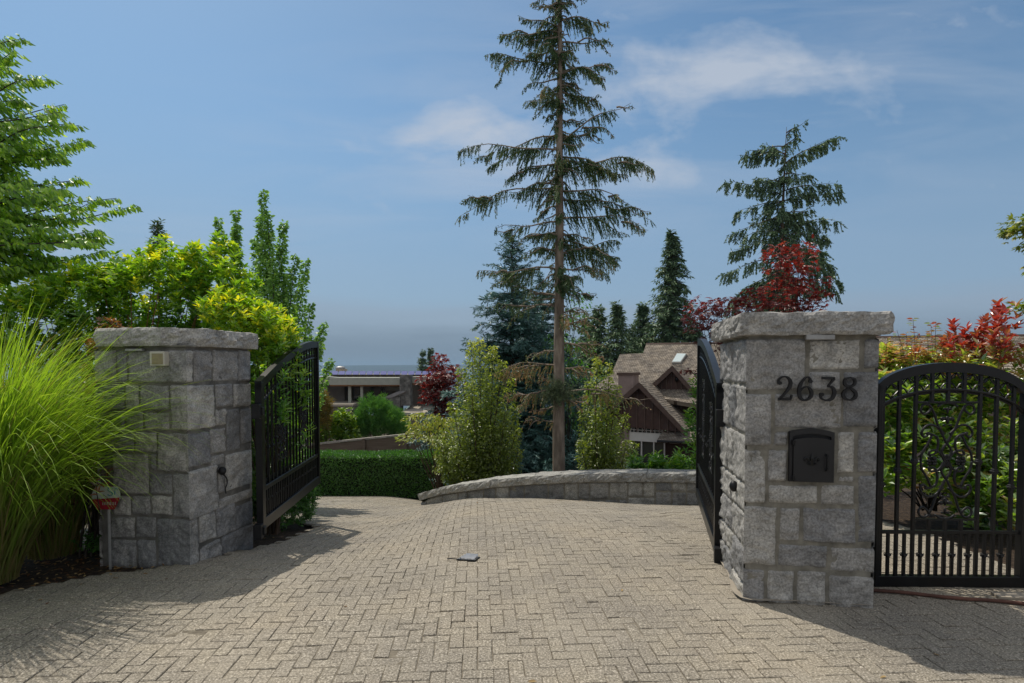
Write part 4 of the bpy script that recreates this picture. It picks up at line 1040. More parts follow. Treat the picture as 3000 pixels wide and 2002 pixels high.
G = lambda *c: c
lm = {}
lm['bluespruce'] = leafmat('blue_spruce', [(0, (0.0396, 0.099, 0.0864)), (0.5, (0.099, 0.207, 0.189)), (1, (0.216, 0.36, 0.342))], .15, (1.2, 1.2, 1), .05)
lm['spruce'] = leafmat('spruce', [(0, (0.0466, 0.0929, 0.0371)), (0.4, (0.1117, 0.1817, 0.0745)), (0.62, (0.2048, 0.2581, 0.1164)), (0.76, (0.3166, 0.2271, 0.1164)), (1, (0.4841, 0.2684, 0.1396))], .22, (1.4, 1.3, .9), .03)
lm['farfir'] = leafmat('far_fir', [(0, (0.0586, 0.1113, 0.0598)), (0.5, (0.1198, 0.1936, 0.0966)), (1, (0.2396, 0.3146, 0.1494))], .15, (1.2, 1.2, .9), .03)
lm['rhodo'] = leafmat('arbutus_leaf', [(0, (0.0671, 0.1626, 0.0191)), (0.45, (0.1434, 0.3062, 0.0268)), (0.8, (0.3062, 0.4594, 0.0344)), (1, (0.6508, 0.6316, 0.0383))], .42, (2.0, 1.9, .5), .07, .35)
lm['yellow'] = leafmat('golden_leaf', [(0, (0.0825, 0.1788, 0.0165)), (0.4, (0.1788, 0.3025, 0.0248)), (1, (0.4675, 0.495, 0.0482))], .42, (1.8, 1.8, .5), .06, .35)
lm['tree'] = leafmat('katsura_leaf', [(0, (0.104, 0.208, 0.0312)), (0.5, (0.221, 0.403, 0.052)), (1, (0.442, 0.598, 0.078))], .5, (2.0, 1.9, .7), .05)
lm['pear'] = leafmat('column_leaf', [(0, (0.1244, 0.2487, 0.0733)), (0.5, (0.2544, 0.4522, 0.1141)), (1, (0.5652, 0.7687, 0.1628))], .35, (1.7, 1.7, .8), .06)
lm['beech'] = leafmat('hornbeam_leaf', [(0, (0.0963, 0.1375, 0.0248)), (0.45, (0.2132, 0.275, 0.0482)), (0.8, (0.3713, 0.4263, 0.0688)), (1, (0.5775, 0.5637, 0.0825))], .45, (1.7, 1.7, .6), .06)
lm['vine'] = leafmat('vine_maple_leaf', [(0, (0.0759, 0.1518, 0.0253)), (0.5, (0.253, 0.3162, 0.0506)), (0.85, (0.4554, 0.4175, 0.1139)), (1, (0.5313, 0.2783, 0.1265))], .4, (1.6, 1.5, .7), .06)
lm['redmaple'] = leafmat('red_maple_leaf', [(0, (0.0475, 0.0104, 0.013)), (0.5, (0.1235, 0.0208, 0.0208)), (0.85, (0.247, 0.0325, 0.0286)), (1, (0.323, 0.091, 0.065))], .38, (1.9, .9, .6), .06)
lm['photinia'] = leafmat('photinia_leaf', [(0, (0.0342, 0.1242, 0.0216)), (0.25, (0.0912, 0.2346, 0.0288)), (0.42, (0.228, 0.3588, 0.0504)), (0.55, (0.342, 0.276, 0.1008)), (0.72, (0.3078, 0.1035, 0.0648)), (1, (0.3762, 0.0386, 0.036))], .40, (1.8, 1.5, .7), .09, .3)
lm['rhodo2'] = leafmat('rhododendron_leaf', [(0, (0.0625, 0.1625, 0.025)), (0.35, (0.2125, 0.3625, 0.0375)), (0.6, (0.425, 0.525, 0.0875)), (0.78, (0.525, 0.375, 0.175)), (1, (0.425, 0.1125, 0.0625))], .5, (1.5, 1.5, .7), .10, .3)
lm['grass'] = leafmat('silver_grass', [(0, (0.2732, 0.2125, 0.1)), (0.16, (0.1863, 0.2, 0.0625)), (0.34, (0.1615, 0.275, 0.0312)), (0.7, (0.2732, 0.425, 0.0438)), (1, (0.4968, 0.6, 0.125))], .45, (1.6, 1.6, .6), .02, .5)
lm['pine'] = leafmat('soft_pine', [(0, (0.0488, 0.1463, 0.0325)), (0.5, (0.0975, 0.26, 0.0569)), (1, (0.2113, 0.4225, 0.0813))], .3, (1.5, 1.5, .7), .04)
lm['hedge'] = leafmat('hedge_leaf', [(0, (0.0281, 0.0844, 0.0187)), (0.5, (0.0562, 0.1594, 0.0263)), (1, (0.1125, 0.2812, 0.0375))], .3, (1.6, 1.7, .6), .05)
lm['orange'] = leafmat('bronze_cypress', [(0, (.10, .13, .02)), (.6, (.24, .18, .03)), (1, (.34, .20, .05))], .3, (1.5, 1.3, .6), .04)
lm['garden'] = leafmat('garden_leaf', [(0, (0.039, 0.13, 0.0195)), (0.5, (0.091, 0.247, 0.026)), (1, (0.26, 0.39, 0.039))], .42, (1.9, 1.8, .6), .06)
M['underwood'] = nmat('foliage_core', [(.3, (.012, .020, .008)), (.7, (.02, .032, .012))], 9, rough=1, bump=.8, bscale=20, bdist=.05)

# --- hero spruce in the middle
D0 = 11.0
def listed(D, trunkx, lst, basez, rs_, depth=.25, extra=0):
    """(y of the root, tip x, tip y) in photo pixels -> branch tuples"""
    out = []; r = np.random.RandomState(rs_)
    for (y0, tx, ty) in lst:
        a = W(trunkx, y0, D); dy = r.uniform(-depth, depth)*abs(tx-trunkx)/F*D; b = W(tx, ty, D+dy)
        v = b-a; Lb = math.hypot(v[0], v[1]); u_ = v[2]/Lb + .22; out.append((a[2]-basez, math.atan2(v[1], v[0]), Lb, u_, .22))
        for _ in range(extra):
            s_ = r.uniform(.22, .8); off = v*s_ + np.array((0, 0, .10*s_*(1-s_)*Lb)); out.append((a[2]-basez, math.atan2(v[1], v[0])+r.choice((-1, 1))*r.uniform(.35, .9), Lb*(1-s_)*r.uniform(.5, .95)+.12, r.uniform(-.15, .25), .4, tuple(off)))
    return out
bx, by, _ = W(1637, 1390, D0); bz = gz(bx, by)
up_ = [(95,1462,112),(80,1520,62),(60,1780,62),(125,1790,135),(150,1530,172),(200,1417,168),(215,1795,185),(300,1540,312),(270,1765,312),(420,1850,290),(405,1768,398),(440,1342,462),(500,1920,478),(470,1760,492),(550,1342,612),
       (560,1852,592),(650,1447,690),(640,1888,662),(735,1528,738),(745,1812,716),(790,1402,806),(790,1780,806),(850,1745,872),(20,1560,30),(-20,1700,-10),(-60,1580,-60),(-90,1690,-100),(330,1590,360),(350,1700,372),
       (240,1700,262),(600,1560,640),(690,1730,700),(520,1560,560),(130,1600,140),(480,1480,520),(680,1520,705),(460,1830,520),(585,1900,640),(700,1800,775)]
low_ = [(900,1455,905),(870,1500,850),(955,1755,940),(1010,1760,1012),(1030,1540,1046),(1070,1440,1090),(1080,1740,1090),(1150,1905,1178),(1145,1480,1172),(1190,1560,1215),(1180,1720,1170),(1130,1580,1100),(1240,1540,1230),(920,1720,905)]
B1 = listed(D0, 1637, up_+low_, bz, 4, extra=2)
rr2 = np.random.RandomState(9)
for i in range(38):
    y0 = -120 + 1080*((i+rr2.rand())/38); h = W(1637, y0, D0)[2]-bz; a = rr2.rand()*6.283
    if abs(math.sin(a)) < .45 and rr2.rand() < .6: a += 1.5
    B1.append((h, a, (.35+1.15*min(1, max(.1, (y0+200)/700)))*(.35+.65*rr2.rand()), .12, .38))
for i in range(190):
    y0 = -150+1060*rr2.rand()**1.25; B1.append((W(1637, y0, D0)[2]-bz, rr2.rand()*6.283, .14+.42*rr2.rand()**1.5, .1, .8))
def brownf(h, s, a):
    z = h+bz; b = .14 + .40*s*(.5+.5*math.sin(a*3+h*5))
    if z < 2.6: b += .35
    if z < 1.6: b += .15
    return b
spr_ = conifer('spruce_tree', 'tall thin sparse spruce with bare lower trunk, tallest tree, behind the low stone wall', (bx, by, bz), 11.2-bz-.6, None, 0, 0, lm['spruce'], M['bark'], seed=3, tr=.125,
        branches=B1, spray=.042, sw=.014, dens=.50, twl=.26, hang=1.5, tuft=6, brown=brownf, side=.40, gap=-.34, keepp=.85, twmax=.32, thin=lambda h: .42 if h+bz < 2.9 else 1.0, dress=True)
# grey green tuft of young shoots low on the trunk
lm['tuft'] = leafmat('grey_green_needles', [(0, (.08, .12, .06)), (1, (.22, .27, .16))], .25, (1.3, 1.3, .9), .04)
rt_ = np.random.RandomState(77); c_ = W(1632, 1150, 10.82); Pt = c_ + rt_.randn(230, 3)*np.array((.15, .08, .11)); Dt = nrm((Pt-c_)+np.array((0, -.05, .10))+rt_.randn(230, 3)*.06)
Pt = np.concatenate([Pt-Dt*.05*k_ for k_ in range(3)]); Dt = np.concatenate([Dt]*3)
rosettes(Pt, Dt, 7, .050, .008, lm['tuft'], 'trunk_shoots', spr_, (20, 60), r=rt_)
# --- blue spruce behind it
b_ = W(1500, 1400, 15.5)
conifer('blue_spruce', 'broad blue green spruce just left of and behind the tall thin spruce', (b_[0], 15.5, gz(b_[0], 15.5)), W(1490, 690, 15.5)[2]-gz(b_[0], 15.5), lambda f: 2.25*(1-f)**.8+.10, 24, 7, lm['bluespruce'], M['twig'], droop=.28, up=.34, spray=.10, sw=.026, dens=.6, twl=.42, hang=.12, seed=5, tr=.13, first=.01)
b_ = W(1590, 1400, 17); conifer('dark_fir', 'dark green fir filling the gap behind the trunk of the tall thin spruce', (b_[0], 17.5, gz(b_[0], 17.5)), W(1590, 820, 17.5)[2]-gz(b_[0], 17.5), lambda f: 2.3*(1-f)**.7+.1, 20, 7, lm['bluespruce'], M['twig'], droop=.35, up=.2, spray=.12, sw=.035, dens=.7, twl=.4, hang=.15, seed=15, tr=.12, first=.01)
# --- far conifers
def far(px, ytop, D, rad, seed, label, nwh=22, droop=.35, up=.1, pw_=.95, spr=.0085, hang=.4, per=7, mat='farfir', ybase=None, group=None, dens=.6, lean=(0, 0)):
    x = W(px, 1000, D)[0]; zb = gz(x, D); zt = W(px, ytop, D)[2]; s = D*spr
    return conifer('fir_tree', label, (x, D, zb), zt-zb, lambda f: rad*(1-f)**pw_+.03*rad, nwh, per, lm[mat], M['twig'], droop=droop, up=up, spray=s, sw=s*.33, dens=dens, twl=.38, hang=hang, seed=seed, tr=rad*.06, first=.02, tuft=2, group=group, lean=lean)
far(1968, 682, 52, 5.4, 31, 'tall dark fir rising behind the brown shingled roof, left of the drooping giant', 46, .5, .12, .95, per=8)
far(1882, 895, 54, 5.0, 32, 'small pointed fir behind the left end of the shingled roof', 30)
far(1808, 893, 46, 3.8, 33, 'slim fir standing between two others left of the shingled roof', 30)
far(1752, 905, 48, 4.8, 34, 'dense fir just right of the bare spruce trunk', 30)
far(1718, 930, 50, 4.6, 35, 'fir half hidden behind the bare spruce trunk', 18)
far(1845, 960, 50, 4.4, 36, 'low fir in the dip of the tree line left of the shingled roof', 14)
far(2035, 950, 50, 4.6, 37, 'dark fir behind the shingled roof ridge above the gate leaf', 16)
far(1238, 1030, 110, 4.2, 38, 'left of two tiny firs beyond the flat roofed house', 20, spr=.005)
far(1262, 1022, 112, 4.2, 39, 'right of two tiny firs beyond the flat roofed house', 20, spr=.005)
far(469, 652, 9.5, .55, 40, 'slim dark spruce tip poking up above the shrubs behind the numberless pillar', 18, .1, .5, .75, .008, .1)
# --- giant drooping conifer, right
DG = 46.0
gb = W(2268, 1100, DG); gbz = gz(gb[0], DG)
lst = [(450,2135,470),(430,2160,455),(480,2410,418),(455,2210,425),(575,2102,545),(560,2438,545),(590,2145,625),(590,2430,570),(640,2130,690),(640,2360,620),(660,2428,662),(650,2420,695),(700,2125,745),(720,2440,790),(760,2110,805),(730,2450,860),(720,2445,835),
       (800,2130,880),(850,2120,910),(820,2400,830),(540,2190,530),(610,2180,650),(680,2160,700),(760,2380,780),(390,2335,360),(400,2300,372),(425,2320,400),(870,2440,850),(690,2400,700),(740,2420,745),(900,2150,935),(510,2350,520),(625,2390,640)]
BG = []
rr3 = np.random.RandomState(8)
for (y0, tx, ty) in lst:
    a = W(2275, y0, DG); dy = rr3.uniform(-.5, .5)*abs(tx-2275)/F*DG; b = W(tx, ty, DG+dy); v = b-a; Lb = math.hypot(v[0], v[1]); BG.append((a[2]-gbz, math.atan2(v[1], v[0]), Lb, v[2]/Lb+.32, .32))
for i in range(85):
    f = rr3.rand()**.6; y0 = 400+620*f; BG.append((W(2275, y0, DG)[2]-gbz, rr3.rand()*6.28, (.7+3.0*f)*(.35+.6*rr3.rand()), .1, .62))
conifer('drooping_fir', 'big dark fir with long drooping boughs above the red maple and numbered pillar', (gb[0]+.1, DG, gbz), W(2300, 372, DG)[2]-gbz, None, 0, 0, lm['farfir'], M['twig'], branches=BG, spray=.25, sw=.10, dens=.8, twl=.8, hang=1.2, side=.5, keepp=.7, twmax=.75, gap=-.3, dress=True, seed=12, tr=.35, tuft=6, lean=(.022, 0))

# --- columnar trees behind the numberless pillar
def plumes(name, label, base, stems, n_per_m, lf, lw, mat, wood, rad, seed, cat='tree', group=None, colf=None, r0=.03, droopy=.2, low=.25, fanout=.18):
    """tree of steep stems, each clothed with leaves; stems = list of tip points"""
    r = np.random.RandomState(seed); random.seed(seed); t = thing(name, tuple(base), label, cat, group); base = np.array(base, float); m = MB(); P = []; A = []; N = []; Q = []
    for tip in stems:
        tip = np.array(tip, float); v = tip-base; mid = base + v*.5 + np.array((v[0], v[1], 0))*fanout + r.randn(3)*.03; path = crom([base, base+v*.2+np.array((v[0], v[1], 0))*fanout*.8, mid, tip], 8); Ls = np.linalg.norm(v)
        m.tube(path, list(np.linspace(r0, .004, len(path))), 5, caps=False); n = int(Ls*n_per_m)
        s = low + (1-low)*r.rand(n); path = np.array(path); i = np.clip((s*(len(path)-1)), 0, len(path)-1.001); k = i.astype(int); f_ = (i-k)[:, None]; c = path[k]*(1-f_)+path[k+1]*f_
        rr_ = rad*np.sqrt(r.rand(n))*(1-s**3*.85)*(1.0-.5*np.clip((low+.1-s)*4, 0, 1)); a = r.rand(n)*6.28
        # clumps along side shoots
        a = np.round(a*1.3+s*9)/1.3 + r.randn(n)*.25
        o = np.stack([np.cos(a), np.sin(a), .5+.0*a], 1)*rr_[:, None]; P.append(c+o+r.randn(n, 3)*.015); A.append(np.stack([np.cos(a), np.sin(a), -droopy+.0*a], 1)+r.randn(n, 3)*.5); N.append(np.array((0, 0, 1.))+r.randn(n, 3)*.5)
        Q.append(np.clip(.45+.25*r.randn(n)+.25*(rr_/rad-.6), 0, 1))
    P = np.concatenate(P); A = np.concatenate(A); N = np.concatenate(N); q = np.concatenate(Q)
    if colf is not None: q = np.clip(colf(P)+.16*r.randn(len(P)), 0, 1)
    m.build('stems', wood, t, True); ln = lf*(.6+.7*r.rand(len(P))); leaves('foliage', P, A, N, ln, ln*lw/lf, mat, t, q); return t
D1 = 10.5
plumes('column_tree', 'upright green tree with several steep plumes, standing left of the open gate leaf', (W(800, 1250, D1)[0], D1, gz(-4.5, D1)),
       [W(px, py, D1+dy) for px, py, dy in ((772,566,0),(830,654,.2),(866,750,-.2),(897,766,.1),(911,893,-.3),(950,950,0),(968,1058,.2),(745,700,.4),(800,760,-.4),(860,900,.3),(720,800,.1),(940,1010,-.3),(905,985,.3),(845,810,.0),(760,640,.1),(785,640,-.1),(820,720,.1))], 450, .070, .048, lm['pear'], M['twig'], .21, 51, low=.2, fanout=-.02)
plumes('column_tree', 'pair of narrow green plumes rising from behind the arbutus shrub', (W(680, 1250, D1)[0], D1+.3, gz(-5.2, D1)),
       [W(px, py, D1+.3) for px, py in ((639,640),(692,617),(665,760),(690,680))], 430, .068, .046, lm['pear'], M['twig'], .18, 52, low=.3)

# --- hornbeams behind the wall
D2 = 11.6
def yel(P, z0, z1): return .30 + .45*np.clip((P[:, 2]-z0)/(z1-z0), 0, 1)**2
bh = W(1410, 1400, D2)
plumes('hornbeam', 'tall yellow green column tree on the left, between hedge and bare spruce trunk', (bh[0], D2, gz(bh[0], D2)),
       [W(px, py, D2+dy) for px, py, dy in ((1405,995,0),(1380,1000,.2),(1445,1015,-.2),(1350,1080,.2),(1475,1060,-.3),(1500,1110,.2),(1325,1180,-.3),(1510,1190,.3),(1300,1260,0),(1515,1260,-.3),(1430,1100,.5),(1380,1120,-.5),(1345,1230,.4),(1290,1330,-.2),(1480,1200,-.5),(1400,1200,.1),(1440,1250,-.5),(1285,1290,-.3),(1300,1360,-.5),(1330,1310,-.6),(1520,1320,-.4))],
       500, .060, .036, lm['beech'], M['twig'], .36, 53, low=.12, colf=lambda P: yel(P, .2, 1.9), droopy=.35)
bh = W(1765, 1400, D2)
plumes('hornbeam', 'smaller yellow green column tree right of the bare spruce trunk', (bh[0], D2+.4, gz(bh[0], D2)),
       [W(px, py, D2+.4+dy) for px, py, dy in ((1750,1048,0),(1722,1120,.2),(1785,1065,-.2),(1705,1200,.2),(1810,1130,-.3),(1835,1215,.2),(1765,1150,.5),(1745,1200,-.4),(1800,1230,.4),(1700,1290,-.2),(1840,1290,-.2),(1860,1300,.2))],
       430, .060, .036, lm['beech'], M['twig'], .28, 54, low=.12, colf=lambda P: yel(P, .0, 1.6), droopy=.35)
# --- vine maple spreading left of the hornbeam, layered
def layered(name, label, base, pads, lf, lw, mat, wood, seed, dens=900, cat='tree', group=None, colf=None, droop=.35, thick=.05, fan=0, r0=.02):
    """trunk with flat pads of foliage (x,y,z,rx,ry)"""
    r = np.random.RandomState(seed); random.seed(seed); t = thing(name, tuple(base), label, cat, group); P = []; Tn = []
    for (x, y, z, rx, ry) in pads:
        n = int(dens*rx*ry*3.14); a = r.rand(n)*6.28; q = np.sqrt(r.rand(n)); nx_ = np.array([noise.noise((x+q_*math.cos(b)*4, y+q_*math.sin(b)*4, z*3)) for q_, b in zip(q, a)])
        ok = nx_ > -.16; a, q = a[ok], q[ok]
        p = np.stack([x+rx*q*np.cos(a), y+ry*q*np.sin(a), z-(q**2)*rx*droop*.6+r.randn(len(a))*thick], 1); P.append(p); Tn.append((x, y, z))
    P = np.concatenate(P); n = len(P); b = np.array(base)
    q = np.clip(r.rand(n)*.6+.2, 0, 1) if colf is None else np.clip(colf(P)+r.randn(n)*.18, 0, 1)
    if fan:    # palmate: several narrow lobes from one point
        Dn = nrm(np.stack([P[:, 0]-b[0], P[:, 1]-b[1], -.25*np.ones(n)], 1)+r.randn(n, 3)*.5); Nn = nrm(np.array((0, 0, 1.))+r.randn(n, 3)*.35); S = nrm(np.cross(Dn, Nn)); Dn = np.cross(Nn, S)
        PP = []; AA = []
        for k in range(fan):
            th = (k-(fan-1)/2)*.62; PP.append(P); AA.append(Dn*math.cos(th)+S*math.sin(th)-np.array((0, 0, .12)))
        leaves('foliage', np.concatenate(PP), np.concatenate(AA), np.tile(Nn, (fan, 1)), lf*(.7+.5*r.rand(n*fan)), lw, mat, t, np.tile(q, fan), rough=True, bend=.2)
    else:
        A = np.stack([P[:, 0]-b[0], P[:, 1]-b[1], -droop*np.ones(n)], 1); A = nrm(A)+r.randn(n, 3)*.45
        ln = lf*(.7+.5*r.rand(n)); leaves('foliage', P, A, np.array((0, 0, 1.))+r.randn(n, 3)*.3, ln, ln*lw/lf, mat, t, q)
    stems_to('trunk', base, Tn+[tuple(P[i]) for i in r.choice(n, 12)], r0, wood, t, sag=.12); return t
Dv = 12.4
bv = W(1290, 1400, Dv)
layered('vine_maple', 'low spreading maple with pale yellow pink tipped leaves beside the hedge end', (bv[0], Dv, gz(bv[0], Dv)),
        [(*W(px, py, Dv+dy), rx, .5) for px, py, dy, rx in ((1240,1215,0,.45),(1280,1240,.3,.4),(1215,1272,-.2,.40),(1290,1275,-.4,.35),(1255,1255,.5,.4),(1320,1230,.2,.3),(1240,1240,.3,.35),(1300,1330,-.3,.25),(1305,1365,-.5,.25),(1290,1300,.2,.25))], .075, .036, lm['vine'], M['twig'], 61, 420, thick=.035)
# --- red maple beyond
Dr = 19.0
br_ = W(1300, 1200, Dr)
layered('red_maple', 'distant dark red maple beside the flat roofed house', (br_[0], Dr, gz(br_[0], Dr)),
        [(*W(px, py, Dr+dy), rx, .6) for px, py, dy, rx in ((1290,1050,0,.25),(1300,1075,.3,.5),(1275,1105,-.2,.6),(1320,1120,.2,.6),(1295,1140,-.3,.7),(1280,1165,.3,.55),(1325,1180,0,.6),(1310,1095,-.4,.5),(1330,1150,.4,.5),(1345,1200,.3,.4),(1300,1207,0,.3),(1265,1122,.0,.3))], .15, .05, lm['redmaple'], M['darkstem'], 62, 190, thick=.09, fan=3)
b_ = W(1275, 1260, 20); conifer('young_spruce', 'small blue green spruce under the distant red maple', (b_[0], 20, gz(b_[0], 20)), W(1275, 1140, 20)[2]-gz(b_[0], 20), lambda f: 1.15*(1-f)**.7+.05, 12, 7, lm['bluespruce'], M['twig'], spray=.13, sw=.03, dens=.6, seed=66, tr=.06, first=.01)
# --- red maple behind the numbered pillar
Dm = 8.2
bm_ = W(2230, 1250, Dm)
layered('japanese_maple', 'bright red maple rising behind the numbered gate pillar', (bm_[0], Dm, gz(bm_[0], Dm)),
        [(*W(px, py, Dm+dy), rx, .4) for px, py, dy, rx in ((2340,722,0,.12),(2290,735,.2,.24),(2330,752,-.2,.22),(2270,728,0,.12),(2300,775,.2,.26),(2345,790,-.1,.20),(2310,812,.1,.30),(2365,828,0,.24),(2280,838,.3,.28),(2340,850,-.2,.34),(2390,868,.0,.18),(2300,885,.1,.40),(2360,895,.2,.34),(2250,890,-.2,.30),
         (2185,875,.1,.26),(2210,860,0,.16),(2120,880,.2,.18),(2060,885,0,.26),(2085,905,.3,.26),(2045,915,-.1,.18),(2150,905,.1,.28),(2100,935,.2,.26),(2060,955,0,.24),(2130,960,-.1,.24),(2035,935,.2,.12),(2085,985,.1,.2),(2150,1000,.0,.22),(2145,1050,.2,.14),(2140,1100,.1,.14),(2030,1085,.3,.12),(2180,940,.3,.3))],
          .064, .019, lm['redmaple'], M['darkstem'], 63, 250, thick=.04, fan=5, r0=.022, colf=lambda P: .42+.5*np.clip((P[:, 2]-2.2)/1.0, -.4, .6))

# --- left tree with tiers of drooping leaves
D3 = 6.8
tb = W(-330, 1300, D3); r = np.random.RandomState(71); t = thing('broadleaf_tree', (tb[0], D3, gz(tb[0], D3)), 'leafy green tree with tiered hanging leaves reaching in from the left edge', 'tree')
tips = [(70,112,300),(146,232,400),(188,306,470),(232,368,540),(256,410,600),(184,466,560),(244,526,690),(270,592,740),(400,602,800),(303,694,800),(312,733,840),(200,770,840),(157,800,870),(60,862,880),(90,420,520),(120,540,640),(60,300,420),(30,200,380),(100,640,760),(150,700,800),(40,500,600),(200,640,780),
        (90,760,860),(30,400,500),(0,620,700),(-40,250,400),(20,700,800),(120,350,480),(60,580,680),(170,590,700),(20,820,870),(110,480,600),(0,350,470),(150,430,540),(80,690,780),(40,150,300),(10,250,350),(200,560,680),(-20,470,560),(-30,720,800)]
bm = MB(); PP = []; AA = []; NN = []; QQ = []
tz = lambda y: W(-330, y, D3)
bm.tube([(tb[0], D3, gz(tb[0], D3)-.2), tz(1000), tz(600), tz(250), tz(-60)], [.11, .09, .07, .045, .015], 8)
for i, (px, py, y0) in enumerate(tips*2):
    dd = r.uniform(-.9, .9) if i >= len(tips) else r.uniform(-.25, .25); a = tz(y0+r.uniform(-30, 30)); tip = W(px+(r.uniform(-60, 5) if i >= len(tips) else 0), py+(r.uniform(-30, 30) if i >= len(tips) else 0), D3+dd); mid = (a+tip)/2+np.array((0, 0, .05))+r.randn(3)*.07; path = np.array(crom([a, a*.75+tip*.25+r.randn(3)*.05, mid, a*.22+tip*.78+r.randn(3)*.05+np.array((0, 0, .05)), tip], 9))
    bm.tube(path, list(np.linspace(.02, .003, len(path))), 4, caps=False); Ls = np.linalg.norm(tip-a)
    dr = nrm(tip-a); sd = nrm(np.cross(dr, (0, 0, 1)))
    for s in np.arange(.14, 1.0, .055/Ls):      # short side shoots
        c = path[int(s*(len(path)-1))]; 
        for sg_ in (-1, 1):
            if r.rand() < .42: continue
            Lt = .07+(.10+.50*r.rand())*(1.05-s); td = nrm(dr*.8+sd*sg_*(.4+.6*r.rand())+np.array((0, 0, r.uniform(-.1, .30)))); k = max(2, int(Lt/.030))
            for q in range(k):
                p = c+td*Lt*(q+1)/k - np.array((0, 0, .12*Lt*((q+1)/k)**2)); PP.append(p); AA.append(td*.55+np.array((0, 0, -.75))+sd*(1 if q % 2 else -1)*.40+r.randn(3)*.14); NN.append(nrm(np.cross(AA[-1], sd))*.8+r.randn(3)*.3); QQ.append(r.rand())
    for q in range(16):
        p = path[-1]+(path[-1]-path[-8])*(-q/22.0); PP.append(p); AA.append(dr*.5+np.array((0, 0, -.8))+r.randn(3)*.12); NN.append(dr+r.randn(3)*.2); QQ.append(r.rand())
bm.build('branches', M['darkstem'], t, True)
n = len(PP); ln = .085*(.75+.5*r.rand(n)); leaves('foliage', np.array(PP), np.array(AA), np.array(NN), ln, ln*.46, lm['tree'], t, np.array(QQ), fold=.2, bend=.15)

# --- shrubs behind the numberless pillar
def E(px, py, D, rx, ry, rz): p = W(px, py, D); return (p[0], p[1], p[2], rx, ry, rz)
Ds = 6.4
bs = W(420, 1300, Ds)
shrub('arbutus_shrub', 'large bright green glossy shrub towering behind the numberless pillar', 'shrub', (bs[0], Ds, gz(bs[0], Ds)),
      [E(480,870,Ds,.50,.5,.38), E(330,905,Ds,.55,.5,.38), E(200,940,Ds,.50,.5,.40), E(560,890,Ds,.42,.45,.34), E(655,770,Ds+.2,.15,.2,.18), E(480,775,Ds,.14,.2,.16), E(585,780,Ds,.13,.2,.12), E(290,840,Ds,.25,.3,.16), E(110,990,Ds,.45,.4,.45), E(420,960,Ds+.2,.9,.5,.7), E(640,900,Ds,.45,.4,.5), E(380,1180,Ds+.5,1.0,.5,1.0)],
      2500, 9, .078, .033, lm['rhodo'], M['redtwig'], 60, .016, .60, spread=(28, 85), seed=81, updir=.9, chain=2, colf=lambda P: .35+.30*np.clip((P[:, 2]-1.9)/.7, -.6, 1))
shrub('golden_shrub', 'yellow tipped leafy shrub between the numberless pillar and its gate leaf', 'shrub', (W(800, 1400, 6.0)[0], 6.0, gz(-2.7, 6.0)),
      [E(660,925,6.0,.20,.3,.16), E(705,950,6.0,.17,.3,.18), E(750,960,6.0,.16,.3,.19), E(800,965,6.0,.14,.3,.17), E(832,1015,6.0,.12,.3,.2), E(730,1020,6.1,.32,.3,.24), E(760,1080,6.1,.38,.3,.5), E(690,1010,6.0,.3,.3,.4), E(820,1150,6.3,.25,.3,.6), E(750,1300,6.2,.3,.25,.6)],
      1250, 8, .074, .027, lm['rhodo'], M['twig'], 26, .010, .40, spread=(20, 75), seed=82, updir=1.1, chain=3, colf=lambda P: .28+.45*np.clip((P[:, 2]-1.2)/.75, 0, 1))
# dark evergreen screen that the gate leaf is swung against
def leafy_box(name, label, cat, lo, hi, mat, dens, lf, lw, seed, wood, fnz=None, kind=None, top=None, cut=True):
    """clipped hedge: a dark twiggy core with leaves standing over every face"""
    r = np.random.RandomState(seed); x0, y0, z0 = lo; x1, y1, z1 = hi; t = thing(name, ((x0+x1)/2, (y0+y1)/2, z0), label, cat)
    P = []; Nn = []
    def add(n, f, nn):
        a, b = r.rand(n), r.rand(n); p = f(a, b); P.append(p); Nn.append(np.tile(nn, (n, 1)))
    wx, wy, wz = x1-x0, y1-y0, z1-z0
    add(int(wx*wz*dens), lambda a, b: np.stack([x0+wx*a, y0+0*a, z0+wz*b], 1), (0, -1., 0))
    add(int(wx*wz*dens*.3), lambda a, b: np.stack([x0+wx*a, y1+0*a, z0+wz*b], 1), (0, 1., 0))
    add(int(wy*wz*dens), lambda a, b: np.stack([x0+0*a, y0+wy*a, z0+wz*b], 1), (-1., 0, 0))
    add(int(wy*wz*dens), lambda a, b: np.stack([x1+0*a, y0+wy*a, z0+wz*b], 1), (1., 0, 0))
    add(int(wx*wy*dens*1.2), lambda a, b: np.stack([x0+wx*a, y0+wy*b, z1+0*a], 1), (0, 0, 1.))
    P = np.concatenate(P); Nn = np.concatenate(Nn).astype(float)
    P += Nn*(r.randn(len(P), 1)*.02 + np.array([[.05*noise.fractal((p[0]*1.6, p[1]*1.6, p[2]*1.6), 1, 2, 3)] for p in P]))
    if fnz is not None: P[:, 2] += fnz(P[:, 0])
    A = Nn*.6+np.array((0, 0, .5))+r.randn(len(P), 3)*.55; leaves('foliage', P, A, Nn+r.randn(len(P), 3)*.4, lf*(.6+.7*r.rand(len(P))), lw, mat, t, np.clip(.5+.25*r.randn(len(P)), 0, 1), rough=True)
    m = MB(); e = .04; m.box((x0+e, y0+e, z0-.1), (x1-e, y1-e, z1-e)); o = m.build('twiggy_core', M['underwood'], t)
    if fnz is not None:
        for v in o.data.vertices:
            w = v.co; w.z += float(fnz(np.array([w.x+t.location.x]))[0]) if w.z > 0 else 0
    return t
hz = gz(-4.5, 15); x0 = W(700, 1400, 15)[0]; x1 = W(1285, 1400, 15.)[0]
